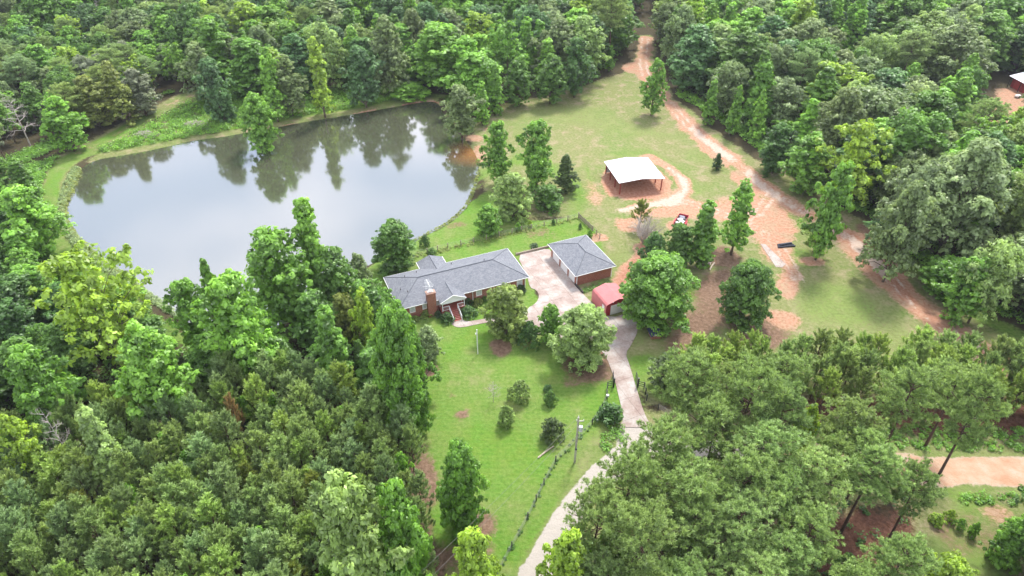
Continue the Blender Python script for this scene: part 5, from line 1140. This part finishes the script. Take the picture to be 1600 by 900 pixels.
def hides(x, y, h, rad):
    for fz, fr in ((1.0, .15), (.85, .8), (.6, 1.0)):
        dz = h * fz - CAM_H; z = y * CP - dz * SP; py = 450 - FPX * (y * SP + dz * CP) / z
        for s in (-1, 0, 1):
            px = 800 + FPX * (x + s * rad * fr * .9) / z
            for A in OPEN:
                if pip(px, py, A): return True
    return False
def landlabel(x, y, h, s, hr, ar, base):
    a, b, lb = min(LAND, key=lambda t: (t[0] - x) ** 2 + (t[1] - y) ** 2); dx, dy = x - a, y - b; d = math.hypot(dx, dy)
    if d > 34: return None
    rel = ('behind' if dy > 0 else 'in front of') if abs(dy) > abs(dx) else 'beside'
    rel = ('close ' if d < 9 else '' if d < 18 else 'well ') + rel if rel != 'beside' else ('close beside' if d < 9 else 'beside' if d < 18 else 'off to one side of')
    f = (h - hr[0]) / (hr[1] - hr[0]); g = (s - ar[0]) / (ar[1] - ar[0]); size = 'tall' if f > .66 else 'low' if f < .33 else 'broad' if g > .66 else 'slim' if g < .33 else ''
    t = f'{size} {base} {rel} the {lb}'.split()
    if len(t) > 16: t = f'{base} {rel} the {lb}'.split()
    return ' '.join(t) if len(t) <= 16 else None
def wood(poly, spacing, mix, region, hr, ar=(.36, .47), edge=0.0, clear=None, seed=0, jit=.16, keep=.72):
    A = smooth_poly(W2(poly), 1).tolist(); q = random.Random(seed); lo = np.min(A, 0).tolist(); hi = np.max(A, 0).tolist(); n = 0
    nx = int((hi[0] - lo[0]) / spacing) + 2; ny = int((hi[1] - lo[1]) / (spacing * .87)) + 2
    for j in range(ny):
        for i in range(nx):
            x = lo[0] + (i + .5 * (j % 2) + q.uniform(-.33, .33)) * spacing; y = lo[1] + (j + q.uniform(-.33, .33)) * spacing * .87
            if not pip(x, y, A): continue
            w = q.random() * sum(m_[0] for m_ in mix); 
            for m_ in mix:
                w -= m_[0]
                if w <= 0: break
            _, kind, proto, tones, what, hk, rk = m_
            tone = q.choice(tones); h = q.uniform(*hr) * hk; rad = h * q.uniform(*ar) * rk
            if not in_view(x, y, h): continue
            if clear and clear(x, y, rad): continue
            if hides(x, y, h, rad): continue
            if any((x - a) ** 2 + (y - b) ** 2 < ((rad + c) * keep * .8) ** 2 for a, b, c in FIXED): continue
            lab = landlabel(x, y, h / hk, rad / h / rk, hr, ar, f'{TW[tone]} {what}')
            put(kind, proto, x, y, h, rad, tone, lab or f'{TW[tone]} {what} {region}', what.split()[-1] if what.split()[-1] in ('pine', 'oak', 'cedar') else 'tree', lab or f'{TW[tone]} {what}s {region}', jit=jit); n += 1
    return n
TW = {'lime': 'yellow-green', 'bright': 'bright green', 'fresh': 'fresh green', 'mid': 'mid green', 'deep': 'deep green', 'dark': 'dark green', 'pale': 'pale green', 'grey': 'grey-green', 'sage': 'silvery green', 'blue': 'bluish green',
      'olive': 'olive green', 'drab': 'dull grey-brown', 'pine': 'green', 'pinefresh': 'fresh green', 'pineblue': 'blue-green', 'pinelime': 'yellowish', 'tallpine': 'fresh green', 'cedar': 'dark olive', 'rust': 'rusty brown'}
FIXED = list(TREES)
GRND = dict(PONDW=PONDW)
def no_pond(x, y, r): 
    return gl(dp, x, y, -50) > -1.5
def no_road(x, y, r):
    return gl(RD, x, y, 50) < 3.2
MIXA = [(3, 'oak_tree', 'oak', ['grey', 'grey', 'mid', 'pale', 'blue'], 'round-crowned oak', 1, 1), (3.2, 'broadleaf_tree', 'hard', ['mid', 'deep', 'fresh', 'grey', 'blue', 'bright'], 'broadleaf tree', 1, .95),
        (1.6, 'sweetgum_tree', 'gum', ['fresh', 'bright', 'mid'], 'pointed sweetgum', 1.02, .68), (.8, 'poplar_tree', 'poplar', ['bright', 'lime', 'fresh'], 'slender tulip poplar', 1.1, .6), (.7, 'light_crowned_tree', 'airy', ['lime', 'bright'], 'loose-crowned tree', 1.0, .9),
        (.8, 'pine_tree', 'tpine', ['pineblue', 'pine'], 'tall pine', 1.1, .62)]
MIXL = [(2.2, 'oak_tree', 'oak', ['grey', 'drab', 'mid'], 'round-crowned oak', .9, .9), (2.5, 'broadleaf_tree', 'hard', ['mid', 'grey', 'blue', 'fresh'], 'broadleaf tree', 1, .85), (2, 'pine_tree', 'tpine', ['pineblue', 'pine'], 'tall pine', 1.05, .7),
        (1.6, 'light_crowned_tree', 'airy', ['lime', 'bright'], 'loose-crowned tree', .95, .8), (1.4, 'cedar_tree', 'cedar', ['olive', 'drab', 'cedar'], 'bushy cedar', .75, .75)]
far_bank = [(330,138),(400,160),(460,158),(520,150),(600,140),(650,135),(690,140),(712,185),(740,190),(765,152),(790,148),(830,145),(870,140),(910,130),(950,115),(968,95),(985,55),(995,-20),(1000,-120),(-80,-120),(-80,60),(120,80),(300,120)]
wood(far_bank, 8.6, MIXA, 'in the woods behind the pond', (13, 19.5), ar=(.32, .5), seed=1, clear=no_pond)
left_bank = [(330,136),(300,126),(120,84),(-80,64),(-420,60),(-500,300),(-200,330),(20,262),(60,248),(100,226),(150,196),(200,172),(250,150),(300,136)]
wood(left_bank, 6.2, MIXL, 'in the woods beside the grassy path', (9.5, 14), seed=2, clear=no_pond)
right_w = [(1028,-100),(1030,40),(1038,90),(1060,140),(1100,162),(1150,200),(1200,232),(1260,268),(1310,296),(1350,325),(1405,370),(1450,405),(1500,440),(1560,480),(1680,520),(1900,480),(2000,200),(1900,-120),(1100,-120)]
def no_barn(x, y, r):
    b = G(1592, 150); c = G(1345, 42); return math.hypot(x - b[0], y - b[1]) < 17 or (abs(x - c[0]) < 14 and abs(y - c[1]) < 8)
wood(right_w, 8.4, [(5, 'oak_tree', 'oak', ['sage', 'grey', 'grey', 'mid', 'pale'], 'round-crowned oak', 1, 1.02)] + MIXA[1:], 'in the woods past the red dirt track', (13, 19.5), ar=(.34, .52), seed=3, clear=no_barn)
dam = [(-60,300),(20,285),(55,290),(52,330),(58,380),(90,420),(125,448),(165,478),(200,500),(240,525),(290,545),(340,560),(400,560),(450,550),(480,520),(520,490),(545,470),(560,500),(590,530),(630,560),(640,600),(630,640),(560,640),(450,600),(380,600),(280,640),(150,660),(60,700),(-60,760),(-180,800),(-200,300)]
wood(dam, 5.6, [(3, 'broadleaf_tree', 'hard', ['fresh', 'mid', 'mid', 'deep'], 'broadleaf tree', 1, .9), (2, 'sweetgum_tree', 'gum', ['fresh', 'mid', 'bright'], 'pointed sweetgum', 1, .8), (1, 'light_crowned_tree', 'airy', ['lime', 'bright', 'fresh'], 'loose-crowned tree', 1, .85), (1, 'cedar_tree', 'cedar', ['cedar', 'mid'], 'bushy cedar', .7, .75)],
     'in the low woods below the dam', (6.5, 11), seed=4, clear=no_pond)
plant = [(-120,790),(60,705),(150,668),(280,650),(380,618),(450,615),(540,640),(600,660),(640,680),(655,740),(668,830),(680,930),(700,1060),(-120,1060)]
wood(plant, 2.5, [(1, 'young_pine', 'ypine', ['pine', 'pine', 'pineblue', 'pinefresh', 'pine', 'pineblue'], 'young pine', 1, 1), (.035, 'young_pine', 'ypine', ['olive'], 'young pine', .9, .9), (.05, 'broadleaf_tree', 'small', ['fresh', 'bright'], 'broadleaf tree', .9, .9)], 'in the dense stand beside the lawn', (5.8, 9.4), ar=(.19, .25), seed=5, keep=.6)
row = [(1062,602),(1100,585),(1150,578),(1300,572),(1450,580),(1560,592),(1700,620),(1700,672),(1520,662),(1400,652),(1300,648),(1180,640),(1080,632)]
wood(row, 3.3, [(1, 'row_pine', 'ypine', ['pine', 'pinefresh', 'pinefresh', 'pine'], 'young pine', 1, 1)], 'in the belt beyond the gravel road', (7.5, 9.5), ar=(.21, .28), seed=6, keep=.5)
mat1 = [(1040,660),(1090,650),(1200,655),(1330,668),(1480,680),(1480,712),(1300,700),(1150,690),(1040,688)]
wood(mat1, 6.0, [(1, 'tall_pine', 'tpine', ['tallpine', 'pine'], 'tall pine', 1, 1)], 'on the far verge of the gravel road', (12, 15), ar=(.20, .27), seed=7, clear=no_road, keep=.5)
mat2 = [(985,735),(1040,720),(1150,728),(1300,745),(1425,765),(1450,800),(1400,850),(1390,930),(1450,1010),(1400,1150),(860,1150),(880,930),(890,860),(930,790)]
wood(mat2, 5.9, [(1, 'tall_pine', 'tpine', ['tallpine', 'pine', 'tallpine'], 'tall pine', 1, 1)], 'between the gravel road and the clearing', (13, 17), ar=(.20, .27), seed=8, clear=no_road, keep=.5)
# woods too far off to single out trees, beyond the last row in view
def leaf_cloud(name, pts, radii, heights, nleaf, leaf, tones, seed, material=LEAF, kind='stuff', flat=.7):
    r = np.random.default_rng(seed); pts = np.array(pts); k = np.repeat(np.arange(len(pts)), nleaf); dd = sphere_dirs(len(k), r, -.25)
    p = pts[k] + dd * (np.array(radii)[k] * r.uniform(.4, 1.1, len(k)))[:, None] * [1, 1, flat]
    nr = unit(dd * .7 + np.array([0, 0, .8]) + r.normal(size=(len(k), 3)) * .45); ct = np.clip(r.normal(.5, .2, len(pts)), 0, 1)
    me = quad_mesh(name, leaf_quads(p, nr, np.array(leaf if np.ndim(leaf) else [leaf] * len(pts))[k] * r.uniform(.6, 1.3, len(k)), r), np.clip(ct[k] + r.normal(size=len(k)) * .12, 0, 1), material, unit(dd + np.array([0, 0, .6])))
    o = bpy.data.objects.new(name, me); C.objects.link(o); o.color = (*[x * TG for x in TONE[tones]], 1); return tag(o, kind=kind)
q = random.Random(3); pts = []; rad = []
for _ in range(900):
    x = q.uniform(-330, 420); y = q.uniform(352, 420); z = q.uniform(6, 14)
    pts.append((x, y, z)); rad.append(q.uniform(3.5, 5.5))
tag(leaf_cloud('distant_woods', pts, rad, None, 60, .95, 'mid', 9), label='far woods beyond the last rows of single trees', cat='woods')
# the same woods going on beyond the frame on either side and behind the camera, one mass
def woods_mass(name, proto, tone, seed):
    q = random.Random(seed); P = []; sc = []; src = next(o for o in C.objects if o.name.startswith('crown') and o.data == PROTO[proto][2])
    for i in range(-52, 66):
        for j in range(-14, 68):
            x = (i + q.uniform(-.4, .4) + .5 * (j % 2)) * 6.4; y = (j + q.uniform(-.4, .4)) * 5.8
            if q.random() < .5 or in_view(x, y, 15, 45) or gl(RD, x, y, 50) < 6 or (x > 85 and 38 < y < 60) or gl(dp, x, y, -50) > -3: continue
            if y > 350 or (abs(x) > 120 + .9 * max(0, y)): continue
            h = q.uniform(10, 15); P.append((x, y, 0)); sc.append((h * .38 / PROTO[proto][1] * q.uniform(.9, 1.2),) * 2 + (h / PROTO[proto][0],))
    me = bpy.data.meshes.new(name); me.from_pydata(P, [], []); a = me.attributes.new('sc', 'FLOAT_VECTOR', 'POINT'); a.data.foreach_set('vector', np.array(sc, np.float32).ravel())
    o = bpy.data.objects.new(name, me); C.objects.link(o); o.color = (*[x * TG for x in TONE[tone]], 1)
    g = bpy.data.node_groups.new(name, 'GeometryNodeTree'); g.interface.new_socket('Geometry', in_out='INPUT', socket_type='NodeSocketGeometry'); g.interface.new_socket('Geometry', in_out='OUTPUT', socket_type='NodeSocketGeometry')
    n = g.nodes; gi = n.new('NodeGroupInput'); go = n.new('NodeGroupOutput'); ip = n.new('GeometryNodeInstanceOnPoints'); oi = n.new('GeometryNodeObjectInfo'); oi.inputs['Object'].default_value = src; oi.inputs['As Instance'].default_value = True
    rv = n.new('FunctionNodeRandomValue'); rv.data_type = 'FLOAT_VECTOR'; rv.inputs[0].default_value = (0, 0, 0); rv.inputs[1].default_value = (0, 0, 6.28); na = n.new('GeometryNodeInputNamedAttribute'); na.data_type = 'FLOAT_VECTOR'; na.inputs[0].default_value = 'sc'
    k = g.links; k.new(gi.outputs[0], ip.inputs['Points']); k.new(oi.outputs['Geometry'], ip.inputs['Instance']); k.new(rv.outputs[0], ip.inputs['Rotation']); k.new(na.outputs[0], ip.inputs['Scale']); k.new(ip.outputs[0], go.inputs[0])
    m = o.modifiers.new('instances', 'NODES'); m.node_group = g; tag(o, 'unbroken woods carrying on past what the photograph shows', 'woods', kind='stuff')
woods_mass('surrounding_woods', 'hard0', 'mid', 71); woods_mass('surrounding_woods', 'oak0', 'grey', 72)
# ------------------------------------------------------------------ undergrowth: what nobody could count
def scatter(name, polys, n, rr, tone, nleaf, leaf, seed, zf=.55, label=None, avoid=None):
    q = random.Random(seed); pts = []; rad = []; lf = []
    As = [smooth_poly(W2(p), 1).tolist() for p in polys]; ar = [max(1, float(abs(sum(A[i][0] * A[i - 1][1] - A[i - 1][0] * A[i][1] for i in range(len(A))) / 2))) for A in As]
    for A, a in zip(As, ar):
        lo = np.min(A, 0).tolist(); hi = np.max(A, 0).tolist(); got = 0; want = int(n * a / sum(ar)); tries = 0
        while got < want and tries < want * 20:
            tries += 1; x = q.uniform(lo[0], hi[0]); y = q.uniform(lo[1], hi[1])
            if not pip(x, y, A) or (avoid and avoid(x, y)): continue
            r_ = q.uniform(*rr); s = gl(dp, x, y, -50); zz = -.55 * max(0, min(1, (s + 1.6) / 1.8))
            if s > .8: continue
            pts.append((x, y, r_ * zf + zz)); rad.append(r_); got += 1
    o = leaf_cloud(name, pts, rad, None, nleaf, leaf, tone, seed); return o
bank = [(150,243),(200,232),(262,222),(302,214),(345,207),(420,192),(470,182),(520,174),(570,165),(620,156),(655,148),(640,138),(560,142),(460,152),(400,150),(340,142),(300,158),(255,182),(205,212),(160,232)]
scatter('bank_weeds', [bank], 1500, (.5, 1.3), 'fresh', 26, .26, 21, label='rank')
scatter('bank_brambles', [bank], 700, (.5, 1.4), 'bright', 28, .28, 22)
scatter('pale_reeds', [[(126,262),(113,290),(99,320),(101,345),(131,380),(165,408),(200,430),(240,460),(290,498),(282,503),(230,468),(190,440),(150,418),(118,392),(92,350),(90,315),(104,280),(118,258)]], 1100, (.25, .62), 'sage', 22, .18, 23)
scatter('shore_rushes', [[(112,262),(104,290),(92,320),(95,345),(124,382),(160,412),(198,436),(238,464),(236,458),(198,428),(162,405),(128,375),(104,342),(104,318),(117,290),(130,264)]], 500, (.25, .6), 'olive', 22, .18, 24)
scatter('thicket_undergrowth', [far_bank[:17] + [(940,60),(800,60),(600,80),(400,100)], [(1038,90),(1060,146),(1100,168),(1150,206),(1200,240),(1260,276),(1310,302),(1352,335),(1405,378),(1450,415),(1500,452),(1560,490),(1680,530),(1680,430),(1500,350),(1350,250),(1150,130)]], 2900, (.7, 1.7), 'mid', 26, .36, 25)
scatter('verge_brambles', [[(1052,150),(1100,172),(1150,211),(1200,245),(1260,282),(1310,308),(1352,340),(1405,384),(1450,420),(1500,458),(1570,500),(1700,540),(1700,520),(1560,484),(1500,440),(1450,402),(1405,366),(1350,322),(1310,292),(1260,264),(1200,228),(1150,196),(1100,158),(1062,140)]], 700, (.4, 1.1), 'bright', 28, .26, 26)
scatter('low_growth_below_dam', [dam], 1500, (.6, 1.4), 'mid', 24, .34, 27, avoid=lambda x, y: no_pond(x, y, 0))
scatter('path_side_growth', [left_bank[6:], [(20,262),(60,258),(100,240),(66,275),(64,330),(70,380),(95,412),(80,420),(56,385),(48,330),(50,290)]], 900, (.5, 1.2), 'fresh', 24, .3, 28)
scatter('verge_weeds', [[(1120,672),(1250,690),(1400,702),(1500,705),(1600,706),(1700,708),(1700,672),(1500,668),(1300,662)], [(935,690),(955,665),(990,672),(962,700),(940,712)], [(1495,775),(1540,772),(1620,775),(1620,792),(1560,788),(1500,790)]], 650, (.25, .6), 'fresh', 22, .2, 29)
scatter('fence_vines', [[(775,906),(800,860),(825,814),(850,761),(868,726),(900,694),(925,668),(940,644),(946,626),(943,624),(936,640),(921,662),(896,687),(864,719),(846,754),(821,806),(796,852),(770,900)]], 80, (.1, .24), 'deep', 20, .14, 31)
scatter('fence_line_weeds', [[(640,405),(668,401),(700,393),(760,379),(830,362),(904,345),(904,339),(830,355),(760,372),(700,385),(668,393),(640,397)]], 200, (.16, .4), 'olive', 18, .13, 32)
scatter('planting_bed', [[(905,452),(955,438),(957,443),(930,452),(912,460)]], 70, (.2, .4), 'mid', 20, .12, 33)
scatter('meadow_shore_weeds', [[(640,380),(664,368),(692,354),(717,337),(737,312),(744,290),(750,262),(746,262),(738,292),(730,312),(712,333),(688,350),(660,364),(638,376)]], 260, (.15, .4), 'olive', 18, .14, 34)
scatter('pine_floor_brambles', [mat2], 260, (.4, 1.0), 'deep', 26, .26, 30, avoid=lambda x, y: no_road(x, y, 0))
# ------------------------------------------------------------------ the air
HZ = HAZE
if HZ:
    m = bpy.data.materials.new('haze'); m.use_nodes = True; n = m.node_tree.nodes; n.clear(); o_ = n.new('ShaderNodeOutputMaterial'); v = n.new('ShaderNodeVolumePrincipled'); v.inputs['Density'].default_value = HZ; v.inputs['Color'].default_value = (.86, .92, 1, 1); v.inputs['Anisotropy'].default_value = .2
    m.node_tree.links.new(v.outputs[0], o_.inputs['Volume']); tag(MB().box(-6500, 6500, -6500, 6500, -4, 78).build('haze', m), kind='stuff')
